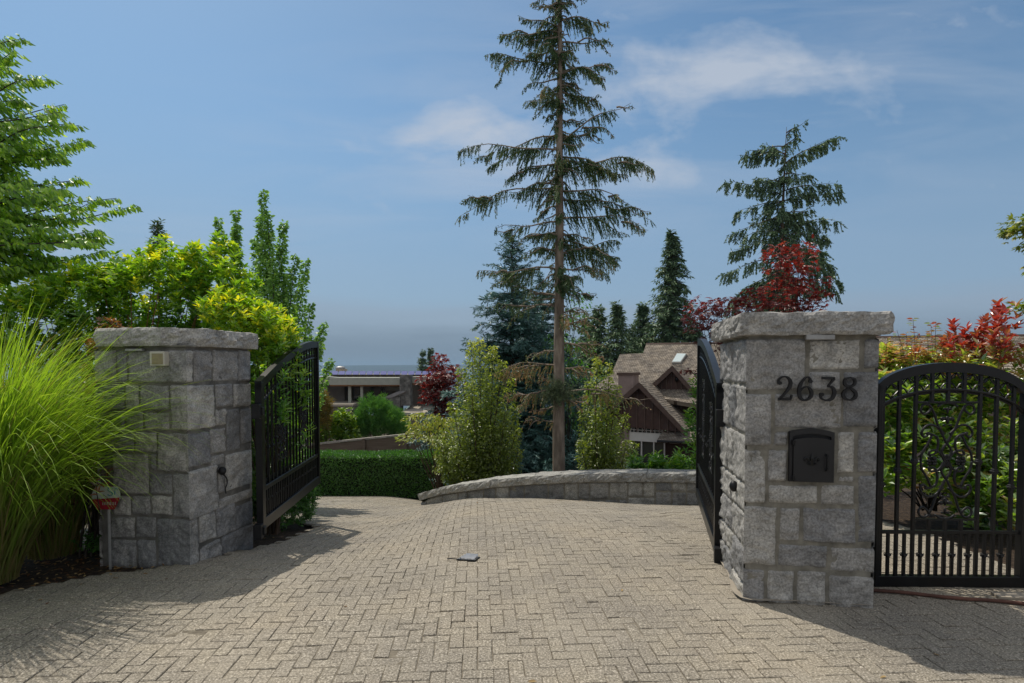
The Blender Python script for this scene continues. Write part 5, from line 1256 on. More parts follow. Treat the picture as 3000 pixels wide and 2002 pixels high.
leafy_box('clipped_hedge', 'long low clipped green hedge across the end of the driveway', 'hedge', (x0, 15.0, W(1000, 1452, 15)[2]-.05), (x1, 16.0, W(1000, 1340, 15)[2]), lm['hedge'], 1900, .055, .026, 83, M['twig'])
# low juniper under the open leaf
shrub('juniper', 'small dark round conifer bush low beneath the open gate leaf left of the driveway', 'shrub', (W(850, 1530, 6.9)[0]-.25, 6.9, gz(-2.9, 6.9)), [E(862,1475,7.0,.24,.25,.36), E(845,1510,6.8,.24,.25,.25), E(800,1460,7.2,.38,.4,.45), E(730,1480,7.0,.4,.4,.5)], 4200, 7, .045, .012, lm['hedge'], M['twig'], 8, .01, .4, seed=84, chain=1)
shrub('laurel', 'dark green leafy bush seen through the bars of the open gate leaf', 'shrub', (-3.3, 7.0, gz(-3.3, 7)), [(-3.35, 7.1, .5, .6, .8, .95), (-3.0, 6.3, .35, .42, .6, .75), (-3.7, 8.0, .4, .8, .7, .9)], 1000, 7, .09, .034, lm['rhodo'], M['twig'], 12, .014, .6, seed=85, colf=lambda P: .16+0*P[:, 0])
# shoots hanging in front of the leaf
shrub('garden_shoot', 'bright green leafy shoots poking through the open gate leaf near its hinge', 'plant', (-2.55, 5.9, gz(-2.55, 5.9)), [(-2.30, 5.75, 1.30, .10, .3, .16), (-2.26, 5.6, .95, .07, .14, .12), (-2.24, 6.0, .72, .06, .1, .07), (-2.38, 5.55, 1.0, .08, .2, .3)], 60, 8, .085, .020, lm['garden'], M['darkstem'], 8, .005, .2, seed=86)

# --- beyond the hedge
Df = 21.0
fe = thing('board_fence', (W(930, 1330, Df)[0], Df, gz(-7, Df)), 'weathered grey brown board fence stepping up behind the clipped hedge', 'fence')
M['fence'] = nmat('weathered_boards', [(.3, (.10, .075, .055)), (.7, (.22, .17, .13))], 6, rough=.9, bump=.3, stretch=(.25, 1, 9))
M['fencecap'] = nmat('fence_cap', [(.3, (.30, .27, .23)), (.7, (.42, .39, .34))], 6, rough=.8, bump=.1)
def quadprism(name, pts_, D, dep, mat, par):
    m = MB(); P = [W(px, py, D) for px, py in pts_]; m.prism([tuple(p) for p in P], (0, dep, 0)); return m.build(name, mat, par)
for a_, b_, ya, yb in ((900,1063,1308,1290),(1068,1184,1290,1278),(1190,1240,1276,1277)):
    quadprism('board_panel', [(a_, 1345), (b_, 1345), (b_, yb), (a_, ya)], Df, .05, M['fence'], fe)
    quadprism('fence_rail', [(a_-2, ya-1), (b_+2, yb-1), (b_+2, yb-6), (a_-2, ya-6)], Df-.03, .14, M['fencecap'], fe)
for x_, y_ in ((1065, 1286), (1187, 1273), (1242, 1274)): quadprism('fence_post', [(x_-4, 1345), (x_+4, 1345), (x_+4, y_), (x_-4, y_)], Df-.08, .16, M['fence'], fe)
quadprism('low_rail', [(1246, 1345), (1300, 1345), (1300, 1305), (1246, 1306)], Df+.3, .05, M['fence'], fe)
shrub('soft_pine', 'fluffy fresh green pine bush above the board fence in front of the flat roofed house', 'shrub', (W(1110, 1300, 23)[0], 23, gz(-5, 23)), [E(1095,1215,23,.62,.6,.55), E(1140,1240,23,.62,.6,.45), E(1070,1250,23,.45,.5,.4), E(1100,1270,23,.8,.6,.5), E(1170,1270,23,.4,.5,.3)], 1500, 12, .16, .012, lm['pine'], M['twig'], 12, .03, .4, seed=87, spread=(5, 60))
shrub('lime_shrub', 'lime yellow leafy shrub left of the fluffy pine, above the board fence', 'shrub', (W(990, 1300, 22)[0], 22.3, gz(-6, 22)), [E(1000,1250,22.3,.45,.5,.5), E(960,1280,22,.4,.5,.35), E(1025,1290,22.3,.4,.5,.4), E(920,1290,22,.5,.5,.4)], 800, 6, .13, .07, lm['yellow'], M['twig'], 10, .02, .5, seed=88, colf=lambda P: .28+0*P[:, 0])
shrub('bronze_cypress', 'small orange tinged cypress against the edge of the open gate leaf', 'shrub', (W(940, 1300, 20.5)[0], 21.5, gz(-7, 21)), [E(945,1195,21.5,.28,.4,.4), E(935,1240,21.5,.42,.4,.6)], 500, 8, .15, .02, lm['orange'], M['twig'], 6, .02, .4, seed=89)
# plants just behind the low wall
shrub('leafy_plant', 'tall leafy bright green plant against the right gate leaf, behind the wall', 'plant', (W(2030, 1400, 9.2)[0], 9.2, gz(2.9, 9)), [E(2030,1290,9.2,.07,.1,.5), E(2035,1180,9.2,.05,.08,.25), E(2020,1365,9.2,.16,.2,.15)], 100, 6, .10, .032, lm['garden'], M['darkstem'], 8, .006, .2, seed=90)
for i, (px, py, rx, rz, lab) in enumerate(((1985,1375,.16,.13,'lush green bush behind the wall below the arched window, rightmost of three'), (1925,1372,.10,.12,'green leafy plant behind the wall, middle of three under the arched window'), (1862,1375,.12,.12,'sparse leafy plant with reddish tips behind the wall, leftmost of three under the arched window'))):
    shrub('leafy_plant', lab, 'plant', (W(px, 1400, 9.6)[0], 9.6, gz(2.4, 9.6)), [E(px, py, 9.6, rx, .2, rz), E(px+12, py+20, 9.6, rx*1.2, .2, rz*.6)], 130, 6, .085, .034, lm['garden'], M['darkstem'], 8, .005, .3, seed=91+i)
layered('green_maple', 'broad green maple filling the gap right behind the bare spruce trunk', (W(1660, 1300, 14)[0], 14.2, gz(1.3, 14)), [(*W(px, py, 14.2+dy), rx, .5) for px, py, dy, rx in ((1690,1010,0,.45),(1665,1060,.3,.5),(1710,1100,-.2,.45),(1680,1150,.2,.5),(1640,1000,.2,.4),(1680,930,.2,.4),(1700,880,.4,.3),(1650,1200,0,.5),(1690,1250,.2,.4))], .09, .045, lm['garden'], M['darkstem'], 95, 260, thick=.12, colf=lambda P: .05+.2*np.clip(P[:, 2]-1, 0, 1))
# dark understorey behind the wall
shrub('dark_understorey', 'deep green shade bush low behind the wall between the two hornbeams', 'shrub', (W(1600, 1400, 13)[0], 13, gz(.8, 13)), [(.2, 13.4, -1.3, 1.1, .7, .9), (1.6, 13.6, -1.2, 1.0, .7, 1.0), (2.6, 13.8, -1.5, .7, .6, .6)], 900, 7, .11, .034, lm['bluespruce'], M['darkstem'], 10, .02, .5, seed=96)

# --- photinia hedge and rhododendron behind the garden gate
Dp = 5.6
shrub('photinia', 'tall photinia with crimson young leaves at the right edge behind the garden gate', 'shrub', (W(2930, 1400, Dp)[0], Dp, gz(4.8, Dp)), [E(2905,1010,Dp,.24,.35,.22), E(2965,990,Dp,.28,.35,.24), E(2850,1040,Dp,.20,.3,.14), E(3010,1060,Dp,.45,.4,.45), E(2920,1100,Dp,.36,.35,.30), E(2960,1300,Dp,.45,.4,.8), E(2990,1500,Dp-.2,.4,.4,.5), E(3160,1120,Dp+.2,.55,.4,.55), E(3180,1400,Dp+.2,.6,.4,.7), E(3340,1200,Dp+.4,.6,.4,.7), E(3360,1450,Dp+.4,.6,.4,.6)],
      1300, 8, .082, .036, lm['photinia'], M['redtwig'], 26, .010, .55, seed=101, spread=(15, 75), updir=1.1, colf=lambda P: np.clip(.18 + .78*np.clip((P[:, 2]-1.30)/.40, 0, 1)*(1-.65*np.clip((P[:, 0]-4.85)/.4, 0, 1)), 0, .95))
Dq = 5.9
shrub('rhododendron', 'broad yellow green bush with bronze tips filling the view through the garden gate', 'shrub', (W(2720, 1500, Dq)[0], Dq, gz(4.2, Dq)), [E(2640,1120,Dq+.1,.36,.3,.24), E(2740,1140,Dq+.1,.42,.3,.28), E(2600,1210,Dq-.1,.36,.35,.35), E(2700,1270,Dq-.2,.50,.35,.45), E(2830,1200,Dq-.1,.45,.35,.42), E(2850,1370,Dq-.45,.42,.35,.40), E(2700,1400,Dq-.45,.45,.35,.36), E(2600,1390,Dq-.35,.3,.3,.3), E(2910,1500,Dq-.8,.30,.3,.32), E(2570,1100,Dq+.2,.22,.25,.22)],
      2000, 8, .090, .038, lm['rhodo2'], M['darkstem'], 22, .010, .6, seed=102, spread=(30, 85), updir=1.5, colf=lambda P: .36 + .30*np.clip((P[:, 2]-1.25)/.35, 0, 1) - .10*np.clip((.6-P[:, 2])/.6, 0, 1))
# thin bronze shoots standing up above it
r = np.random.RandomState(5); random.seed(5)
t = thing('bronze_shoots', (W(2680, 1000, 5.7)[0], 5.7, gz(4, 5.7)), 'slender bronze leafed shoots standing up against the shingled roof right of the numbered pillar', 'shrub')
m = MB(); PP = []; AA = []; NN = []; QQ = []
for px, py in ((2628,968),(2655,975),(2675,935),(2690,975),(2727,948),(2742,945),(2715,975),(2600,990),(2765,1000),(2640,1010),(2700,1000),(2590,1030),(2670,1000),(2740,1010),(2620,1030),(2655,1030),(2710,1030),(2760,1040)):
    tip = W(px, py, 5.7+r.uniform(-.2, .2)); b0 = W(px+r.uniform(-25, 25), 1150, 5.8); m.tube(crom([b0, (b0+tip)/2+r.randn(3)*.02, tip], 4), list(np.linspace(.004, .0015, 9)), 4, caps=False)
    for s in np.arange(0, .30, .022):
        p = tip+(b0-tip)*s/np.linalg.norm(b0-tip); 
        for q in (-1, 1):
            if r.rand() < .3: continue
            a = r.rand()*6.28; PP.append(p); AA.append((math.cos(a), math.sin(a), .15)); NN.append((0, 0, 1)); QQ.append(np.clip(.62+.12*r.randn()-.5*s, 0, 1))
m.build('stems', M['redtwig'], t); n = len(PP); leaves('foliage', np.array(PP), np.array(AA, float), np.array(NN, float)+r.randn(n, 3)*.4, .06, .024, lm['photinia'], t, np.array(QQ))
# branch tip entering at the right edge
layered('maple_branch', 'yellow green leaf cluster reaching in at the right edge of the sky', (W(3250, 800, 6)[0], 6.0, gz(6, 6)), [(*W(px, py, 6.0), rx, .25) for px, py, rx in ((2995,645,.09),(2990,672,.10),(3050,660,.35),(3100,700,.4),(2998,898,.06),(3080,880,.25), (3160,640,.5), (3220,560,.6), (3300,720,.6), (3180,820,.5), (3260,460,.5), (3340,600,.6), (3130,760,.4))],       .06, .022, lm['vine'], M['twig'], 103, 900, thick=.025, fan=4, colf=lambda P: .35+0*P[:, 0])

# --- ornamental grass clumps
def grass(name, label, base, n, Lm, spread_, seed, dirbias=(0, 0)):
    r = np.random.RandomState(seed); t = thing(name, tuple(base), label, 'grass clump'); K = 11
    a = r.rand(n)*6.28; b0 = np.array(base)+np.stack([np.cos(a), np.sin(a), 0*a], 1)*(r.rand(n)**.6*.17)[:, None]
    az_ = a+r.randn(n)*.7; Lb = Lm*(.55+.45*r.rand(n)**.6); lean = (.08+.80*r.rand(n)**1.1)*spread_; curve = (.25+1.35*r.rand(n)**1.2)
    d = np.stack([np.cos(az_)+dirbias[0], np.sin(az_)+dirbias[1], 0*a], 1); d = d/np.maximum(np.linalg.norm(d, axis=1, keepdims=True), .6)
    th0 = lean*.45; pts = [b0]; ang_ = th0.copy(); ds = Lb/(K-1); angs = [ang_.copy()]
    for k in range(1, K):
        ang_ = th0 + (lean+curve*(k/(K-1))**2.0)*(k/(K-1)); ang_ = np.minimum(ang_, 2.3)
        pts.append(pts[-1]+(d*np.sin(ang_)[:, None]+np.array((0, 0, 1.))*np.cos(ang_)[:, None])*ds[:, None]); angs.append(ang_)
    pts = np.stack(pts, 1); sdv = np.stack([-d[:, 1], d[:, 0], 0*a], 1); tw = r.randn(n, 3)*.3; sdv = nrm(sdv+tw)
    prof = np.array([.5, .7, .9, 1, 1, 1, .95, .85, .65, .4, .06])*.0040
    w = (.7+.6*r.rand(n))[:, None]*prof[None]; Lf = pts+sdv[:, None]*w[..., None]; Rt = pts-sdv[:, None]*w[..., None]
    V = np.stack([Lf, Rt], 2).reshape(-1, 3); Fc = []
    i = np.arange(n)[:, None]*K*2+np.arange(K-1)[None]*2; Fc = np.stack([i, i+1, i+3, i+2], -1).reshape(-1, 4)
    q = np.linspace(0, 1, K)[None]*.62+(r.rand(n)[:, None]-.3)*.32; q = np.clip(q, 0, 1); dry = r.rand(n) < .10; q[dry] *= .25; q = np.clip(q+r.randn(n)[:, None]*.09, 0, 1)
    np_mesh('blades', V, Fc, lm['grass'], t, rnd=np.repeat(q.ravel(), 2)); return t
g1 = W(45, 1690, 3.95); grass('silver_grass', 'tall arching clump of bright green ornamental grass beside the numberless pillar', (g1[0]-.24, 4.0, gz(g1[0], 4)), 3200, 2.14, .84, 111)
g2 = W(-210, 1700, 4.2); grass('silver_grass', 'ornamental grass clump cut off by the left edge of the picture', (g2[0], 4.15, gz(g2[0], 4.1)), 1700, 1.95, 1.0, 112)
g3 = W(120, 1600, 4.5); grass('silver_grass', 'smaller ornamental grass clump behind the first, toward the hedge', (g3[0]-.1, 4.75, gz(g3[0], 4.7)), 1000, 1.85, .9, 113)
shrub('dry_shrub', 'low reddish brown leaved shrub with dark stems between grass and pillar', 'shrub', (W(255, 1600, 4.7)[0], 4.72, gz(-3.5, 4.7)), [E(275,1460,4.72,.16,.2,.12), E(300,1150,4.9,.14,.2,.3), E(320,1020,5.0,.14,.2,.22), E(230,1420,4.7,.2,.2,.2), E(268,1475,4.22,.09,.06,.07), E(290,1425,4.24,.06,.05,.05)], 300, 6, .05, .02, leafmat('dry_leaf', [(0, (.03, .045, .012)), (.5, (.14, .055, .02)), (1, (.30, .14, .05))], .3, (1.5, 1.2, .6), .05), M['darkstem'], 22, .010, .3, seed=115)
# dark garden foliage closing the view behind pillar and grass
shrub('evergreen_screen', 'dark evergreen bushes behind the tall grass at the left edge', 'shrub', (-5.6, 6.0, gz(-5.6, 6)), [(-5.6, 6.2, .9, .9, .6, 1.0), (-4.7, 6.6, .7, .7, .5, .9), (-6.6, 6.0, .9, .8, .6, 1.0)], 1300, 7, .09, .032, lm['rhodo'], M['darkstem'], 16, .018, .6, seed=116, colf=lambda P: .15+.35*np.clip((P[:, 2]-1.2)/.8, 0, 1), uplim=-.1)
shrub('ground_shrub', 'small dark green mound at the foot of the numberless pillar', 'shrub', (W(290, 1600, 4.75)[0], 4.78, gz(-3.4, 4.7)), [E(296,1585,4.78,.10,.12,.16), E(270,1610,4.7,.10,.1,.1)], 90, 7, .04, .018, lm['garden'], M['darkstem'], 4, .004, .4, seed=117, colf=lambda P: .1+0*P[:, 0])
# fallen leaves and straw on the mulch
r = np.random.RandomState(120); P = []
while len(P) < 520:
    if r.rand() < .75: x = r.uniform(-4.2, -2.7); y = r.uniform(3.3, 4.9)
    else: x = r.uniform(-3.2, 2.5); y = r.uniform(2.6, 8)
    ins = inside(DRIVE, x, y)
    if ins and r.rand() > .045: continue
    P.append((x, y, gz(x, y)+(.006 if ins else -.030)))
P = np.array(P); n = len(P); fl_ = leaves('fallen_leaves', P, np.stack([r.randn(n), r.randn(n), .15*r.randn(n)], 1), np.array((0, 0, 1.))+r.randn(n, 3)*.25, .035*(.5+r.rand(n)), .014, leafmat('dead_leaf', [(0, (.10, .04, .018)), (.5, (.24, .13, .05)), (1, (.42, .30, .14))], .1, (1, 1, 1), .03), None, r.rand(n))
tag(fl_, 'scattered dry fallen leaves along the bed and on the driveway', 'leaves', kind='stuff')

# ------------------------------------------------------------------ flat roofed house far left
M['fascia'] = nmat('painted_fascia', [(.3, (.30, .31, .26)), (.7, (.38, .385, .33))], 2, rough=.7, bump=.05)
M['soffit'] = nmat('cedar_soffit', [(.3, (.28, .13, .05)), (.7, (.38, .19, .08))], 4, rough=.7, bump=0)
M['taupe'] = nmat('taupe_render', [(.3, (.13, .115, .10)), (.7, (.17, .15, .13))], 2, rough=.9, bump=.1)
M['darkstone'] = nmat('dark_fieldstone', [(.3, (.05, .048, .044)), (.5, (.12, .115, .105)), (.7, (.26, .25, .23))], 2.2, rough=.9, bump=.6, bscale=6, bdist=.06)
M['gravel'] = nmat('roof_gravel', [(.3, (.26, .23, .18)), (.7, (.42, .37, .30))], 6, rough=1, bump=.3)
def glassmat(name, col, rough=.05):
    m, t, o = base_mat(name); p = nd(t, 'ShaderNodeBsdfPrincipled'); p.inputs['Base Color'].default_value = c4(col); p.inputs['Roughness'].default_value = rough; p.inputs['Specular IOR Level'].default_value = .9
    t.links.new(p.outputs[0], o.inputs[0]); return m
M['glass'] = glassmat('window_glass', (.025, .035, .03)); M['panel'] = glassmat('solar_glass', (.10, .07, .20), .22); M['frame_grey'] = nmat('frame_grey', [(.3, (.22, .21, .19)), (.7, (.28, .27, .25))], 3, rough=.6, bump=0)
M['slate'] = nmat('wall_cap', [(.3, (.20, .19, .19)), (.7, (.28, .27, .27))], 3, rough=.8, bump=.1)
DH = 60.0
hc = W(1100, 1240, DH)
H1 = thing('modern_house', (hc[0], DH, hc[2]-3), 'low modern house with flat roofs, pale fascias and a row of solar panels', 'house')
def c3(x, y): return 900+x*400/2091, 1000+y*300/1568
def hb(name, x0, y0, x1, y1, d0, d1, mat, par=None, crop=True):
    """box whose front face fills the crop rectangle at depth DH+d0, running back to DH+d1"""
    p0 = W(*c3(x0, y1), DH+d0); p1 = W(*c3(x1, y0), DH+d0); m = MB(); m.box((p0[0], DH+d0, p0[2]), (p1[0], DH+d1, p1[2])); return m.build(name, mat, par or H1)
hb('roof', 60, 545, 345, 655, -1.2, 6, M['fascia'])
rf1 = hb('roof', 340, 560, 1420, 670, -2.0, 6, M['fascia']); hb('soffit', 352, 668, 1420, 690, -1.8, 5, M['soffit'], rf1)
rf2 = hb('roof', 1572, 545, 2100, 642, -1.4, 6, M['fascia']); hb('soffit', 1600, 640, 2100, 668, -1.2, 5, M['soffit'], rf2)
hb('upper_roof', 360, 512, 1980, 560, 2.5, 12, M['gravel'])
hb('wall', 60, 655, 572, 960, 2.0, 4, M['taupe']); hb('wall', 572, 690, 1420, 1010, 4.0, 5, M['taupe'])
hb('wall', 1572, 660, 2100, 1010, 2.0, 4, M['taupe'])
hb('door', 572, 700, 628, 930, 3.2, 4.2, M['iron'])
for a_, b_ in ((628, 668), (815, 850)): hb('column', a_, 690, b_, 990, -1.4, -1.1, M['fascia'])
for a_, b_ in ((720, 812), (852, 1142), (1158, 1405)):
    f = hb('window', a_, 700, b_, 990, 3.6, 4.3, M['frame_grey']); hb('pane', a_+8, 706, b_-8, 830, 3.45, 3.58, M['glass'], f); hb('pane', a_+8, 842, b_-8, 985, 3.45, 3.58, M['glass'], f)
hb('window', 1205, 700, 1400, 752, 3.0, 3.4, M['fascia'])
hb('chimney', 1418, 515, 1575, 990, -2.6, -1.0, M['darkstone'])
hb('terrace_slab', 100, 965, 700, 1000, -4, 2, M['gravel']); hb('lower_wall', 100, 1000, 720, 1160, -3.8, 0, M['taupe'])
hb('lower_wall', 1130, 860, 1420, 1200, -3.0, -1.2, M['darkstone'])
m = MB(); P = [W(*c3(x, y), DH-3.1) for x, y in ((1170, 862), (1290, 866), (1512, 768), (1400, 766))]; m.prism([tuple(p) for p in P], (0, .3, -.15)); m.build('wall_cap', M['slate'], H1)
m = MB(); P = [W(*c3(x, y), DH-4.2) for x, y in ((345, 1150), (420, 1152), (735, 1035), (660, 1030))]; m.prism([tuple(p) for p in P], (0, .4, -.2)); m.build('wall_cap', M['slate'], H1)
hb('lower_roof', 1410, 1095, 2000, 1135, -5, 0, M['fascia']); hb('lower_wall', 1440, 1135, 2000, 1300, -4.5, -1, M['taupe'])
m = MB(); P = [(*W(*c3(x, y), DH+dd)[:1], DH+dd, W(*c3(x, y), DH+dd)[2]) for x, y, dd in ((1420, 1093, -4.9), (2000, 1093, -4.9), (2000, 985, 1), (1620, 985, 1))]; m.prism(P, (0, 0, -.12)); m.build('lower_roof', M['gravel'], H1)
hb('balcony', 130, 730, 285, 798, -.5, .5, M['fascia']); hb('wall', 60, 1160, 760, 1500, -3.6, 0, M['taupe'])
v = hb('roof_vent', 440, 425, 555, 470, 4, 5.5, M['gravel']); p = W(*c3(500, 415), DH+4.6); m = MB(); m.ell((p[0], DH+4.8, p[2]), (.6, .5, .26), 12, 6); m.build('vent_hood', M['grey_metal'], v)
for i in range(16):     # tilted solar panels
    x0_ = 262+i*106.5; m = MB(); pb = [W(*c3(x, 515), DH+1.5) for x in (x0_+4, x0_+98)]; pt = [W(*c3(x, 458), DH+3.0) for x in (x0_+108, x0_+14)]
    m.prism([tuple(q) for q in pb+pt], (0, .02, -.06)); f = m.build('solar_panel', M['iron'], H1)
    sh = lambda p, q, k: p*(1-k)+q*k
    c_ = sum(pb+pt)/4; m = MB(); m.prism([tuple(sh(q, c_, .07)+np.array((0, -.01, .012))) for q in pb+pt], (0, .0, -.01)); m.build('panel_glass', M['panel'], f)

# ------------------------------------------------------------------ shingled house on the right
def shingles():
    m, t, o = base_mat('cedar_shingles'); l = t.links.new
    p = nd(t, 'ShaderNodeBsdfPrincipled'); p.inputs['Roughness'].default_value = .9; p.inputs['Specular IOR Level'].default_value = .2
    uv = nd(t, 'ShaderNodeUVMap', uv_map='UVMap'); br = nd(t, 'ShaderNodeTexBrick'); br.offset = .5; br.inputs['Scale'].default_value = 1.0
    br.inputs['Brick Width'].default_value = .16; br.inputs['Row Height'].default_value = .15; br.inputs['Mortar Size'].default_value = .012; br.inputs['Mortar Smooth'].default_value = .3; br.inputs['Bias'].default_value = -.1
    br.inputs['Color1'].default_value = (.35, .315, .27, 1); br.inputs['Color2'].default_value = (.185, .165, .14, 1); br.inputs['Mortar'].default_value = (.07, .05, .035, 1); l(uv.outputs[0], br.inputs['Vector'])
    n = nd(t, 'ShaderNodeTexNoise'); n.inputs['Scale'].default_value = 1.3; n.inputs['Detail'].default_value = 8; l(uv.outputs[0], n.inputs['Vector']); r = ramp(t, [(.3, (.70, .70, .72)), (.7, (1.25, 1.2, 1.12))]); l(n.outputs['Fac'], r.inputs[0])
    x = nd(t, 'ShaderNodeMix', data_type='RGBA', blend_type='MULTIPLY'); x.inputs['Factor'].default_value = 1; l(br.outputs['Color'], x.inputs['A']); l(r.outputs[0], x.inputs['B']); l(x.outputs['Result'], p.inputs['Base Color'])
    l(p.outputs[0], o.inputs[0]); return m
M['shingle'] = shingles()
M['trim'] = nmat('brown_trim', [(.3, (.075, .048, .038)), (.7, (.11, .072, .056))], 3, rough=.7, bump=.05)
M['batten'] = nmat('brown_board', [(.3, (.055, .032, .026)), (.7, (.085, .05, .04))], 3, rough=.8, bump=.1)
M['stucco'] = nmat('mauve_stucco', [(.3, (.20, .15, .135)), (.7, (.26, .20, .18))], 3, rough=.9, bump=.1)
M['wframe'] = nmat('pale_frame', [(.3, (.50, .49, .45)), (.7, (.58, .57, .53))], 3, rough=.6, bump=0)
TH = R(30); UX = np.array((math.cos(TH), -math.sin(TH), 0)); UB = np.array((math.sin(TH), math.cos(TH), 0)); HD = 34.0
HO = W(1879, 1120, HD)
def fac(px, py, b=0.0): return ray_plane(px, py, HO+UB*b, UB)
H2 = thing('shingled_house', tuple(fac(1900, 1420)), 'large brown house with wooden shingle roof, twin gables and an arched window', 'house')
def slope(name, pts, thick, par, n_hint=None, course=.15):
    """roof plane through 3D points, laid in stepped shingle courses with real butts"""
    P = [np.array(p) for p in pts]; n = np.cross(P[1]-P[0], P[2]-P[0]); n = n/np.linalg.norm(n)
    if n[2] < 0: n = -n
    u = nrm(np.cross((0, 0, 1.), n)); v = np.cross(n, u)     # v runs up the slope
    q = [(np.dot(p-P[0], u), np.dot(p-P[0], v)) for p in P]; lo = min(a[1] for a in q); hi = max(a[1] for a in q); m = MB()
    m.prism([tuple(p-n*.02) for p in P], tuple(-n*thick))
    def span(y):
        xs = []
        for i in range(len(q)):
            (x0, y0), (x1, y1) = q[i], q[(i+1) % len(q)]
            if (y0-y)*(y1-y) < 0: xs.append(x0+(x1-x0)*(y-y0)/(y1-y0))
        return (min(xs), max(xs)) if len(xs) >= 2 else None
    y = lo; rr_ = random.Random(int(abs(lo)*100)+len(pts))
    while y < hi-.01:
        y2 = min(hi, y+course); s0 = span(y+.002); s1 = span(y2-.002)
        if s0 and s1:
            k = max(1, int((s0[1]-s0[0])/.55)); 
            for i in range(k):
                a0, a1 = s0[0]+(s0[1]-s0[0])*i/k, s0[0]+(s0[1]-s0[0])*(i+1)/k; b0, b1 = s1[0]+(s1[1]-s1[0])*i/k, s1[0]+(s1[1]-s1[0])*(i+1)/k; h = .030+rr_.uniform(-.008, .012); f = lambda x, yy, hh: P[0]+u*x+v*yy+n*hh
                m.add([f(a0, y, -.01), f(a1, y, -.01), f(a1, y, h), f(a0, y, h), f(b1, y2, .004), f(b0, y2, .004)], [(0, 1, 2, 3), (3, 2, 4, 5)], [[(a0, y), (a1, y), (a1, y+.002), (a0, y+.002)], [(a0, y+.003), (a1, y+.003), (b1, y2), (b0, y2)]])
        y = y2
    return m.build(name, M['shingle'], par)
def on_plane(px, py, P0, N): return ray_plane(px, py, P0, N)
# main roof: ridge 6.5 m behind the gable front
Rp = fac(1990, 1010, 7.0); Nr = nrm(-UB*.62+np.array((0, 0, 1.)))
mp_ = lambda px, py: on_plane(px, py, Rp, Nr)
rgt = Rp + UX*14
main = slope('roof', [mp_(1893, 1010), Rp, mp_(2150, 1006), mp_(2215, 1215), mp_(1740, 1135), mp_(1792, 1095), mp_(1817, 1037), mp_(1884, 1037)], .25, H2)
Rp2 = fac(2700, 988, 7.0); mp2 = lambda px, py: on_plane(px, py, Rp2, Nr)
slope('roof', [mp2(2250, 993), mp2(2700, 988), mp2(3250, 982), mp2(3250, 1160), mp2(2250, 1180)], .25, H2)
m = MB(); m.tube([mp_(1893, 1009), mp_(2150, 1005)], .09, 6); m.build('ridge_cap', M['trim'], main)
m = MB(); m.tube([mp2(2250, 992), mp2(3250, 981)], .09, 6); m.build('ridge_cap', M['trim'], H2)
sk = [mp_(1968, 1068), mp_(1995, 1068), mp_(2013, 1042), mp_(1984, 1041)]; m = MB(); m.prism([tuple(p+Nr*.16) for p in sk], tuple(-Nr*.22)); f = m.build('skylight', M['frame_grey'], main); m = MB(); c_ = sum(sk)/4; m.prism([tuple(p*.88+c_*.12+Nr*.18) for p in sk], tuple(-Nr*.02)); M['skyglass'] = glassmat('skylight_glass', (.42, .50, .50), .3); m.build('pane', M['skyglass'], f)
def gable(apex, rb, lb, fb, depth, name_l, wz):
    """apex / right foot / left foot on the front plane fb; ridge runs straight back"""
    A, Rr, Lf = (fac(*apex, fb), fac(*rb, fb), fac(*lb, fb)); Lf[2] = Rr[2] if lb[1] is None else Lf[2]
    back = UB*depth; ov = -UB*.45
    g = slope('gable_roof', [A+ov, A+back, Rr+back, Rr+ov], .10, H2); g2 = slope('gable_roof', [A+ov, A+back, Lf+back, Lf+ov], .10, H2)
    for X_ in (Rr, Lf):
        d = nrm(X_-A); m = MB(); dn = np.array((0, 0, -.34)); m.prism([tuple(A+ov*1.08), tuple(X_+ov*1.08+d*.05), tuple(X_+ov*1.08+dn+d*.05), tuple(A+ov*1.08+dn)], tuple(UB*.10)); m.build('barge_board', M['trim'], H2)
    w = MB(); a2 = A+np.array((0, 0, -.15)); m_ = [a2, Rr*.93+A*.07, Rr*.93+A*.07+np.array((0, 0, -wz)), Lf*.93+A*.07+np.array((0, 0, -wz)), Lf*.93+A*.07]; w.prism([tuple(p) for p in m_], tuple(UB*.3)); w_ = w.build('gable_wall', M['batten'], H2)
    for k in np.linspace(-.85, .85, 10):
        X_ = (Rr if k > 0 else Lf); p = A+(X_-A)*abs(k)*.9; hz_ = p[2]-.3; m = MB(); lowz = Rr[2]-wz+.05
        q = np.array((p[0], p[1], 0)); m.prism([(*(q+UX*-.03)[:2], lowz), (*(q+UX*.03)[:2], lowz), (*(q+UX*.03)[:2], hz_), (*(q-UX*.03)[:2], hz_)], tuple(-UB*.05)); m.build('batten', M['trim'], w_)
    return A, Rr, Lf, w_
A1, R1, L1, gw = gable((1879, 1120), (2012, 1258), (1747, 1235), 0, 6.0, 'a', .35)
A2, R2, L2, gw2 = gable((1975, 1072), (2062, 1172), (1890, 1150), 2.2, 4.5, 'b', 1.2)
# lamp in the smaller gable
p = fac(1982, 1112, 2.1); m = MB(); m.ell(tuple(p), (.10, .10, .16), 8, 6); m.build('wall_lamp', M['iron'], gw2)
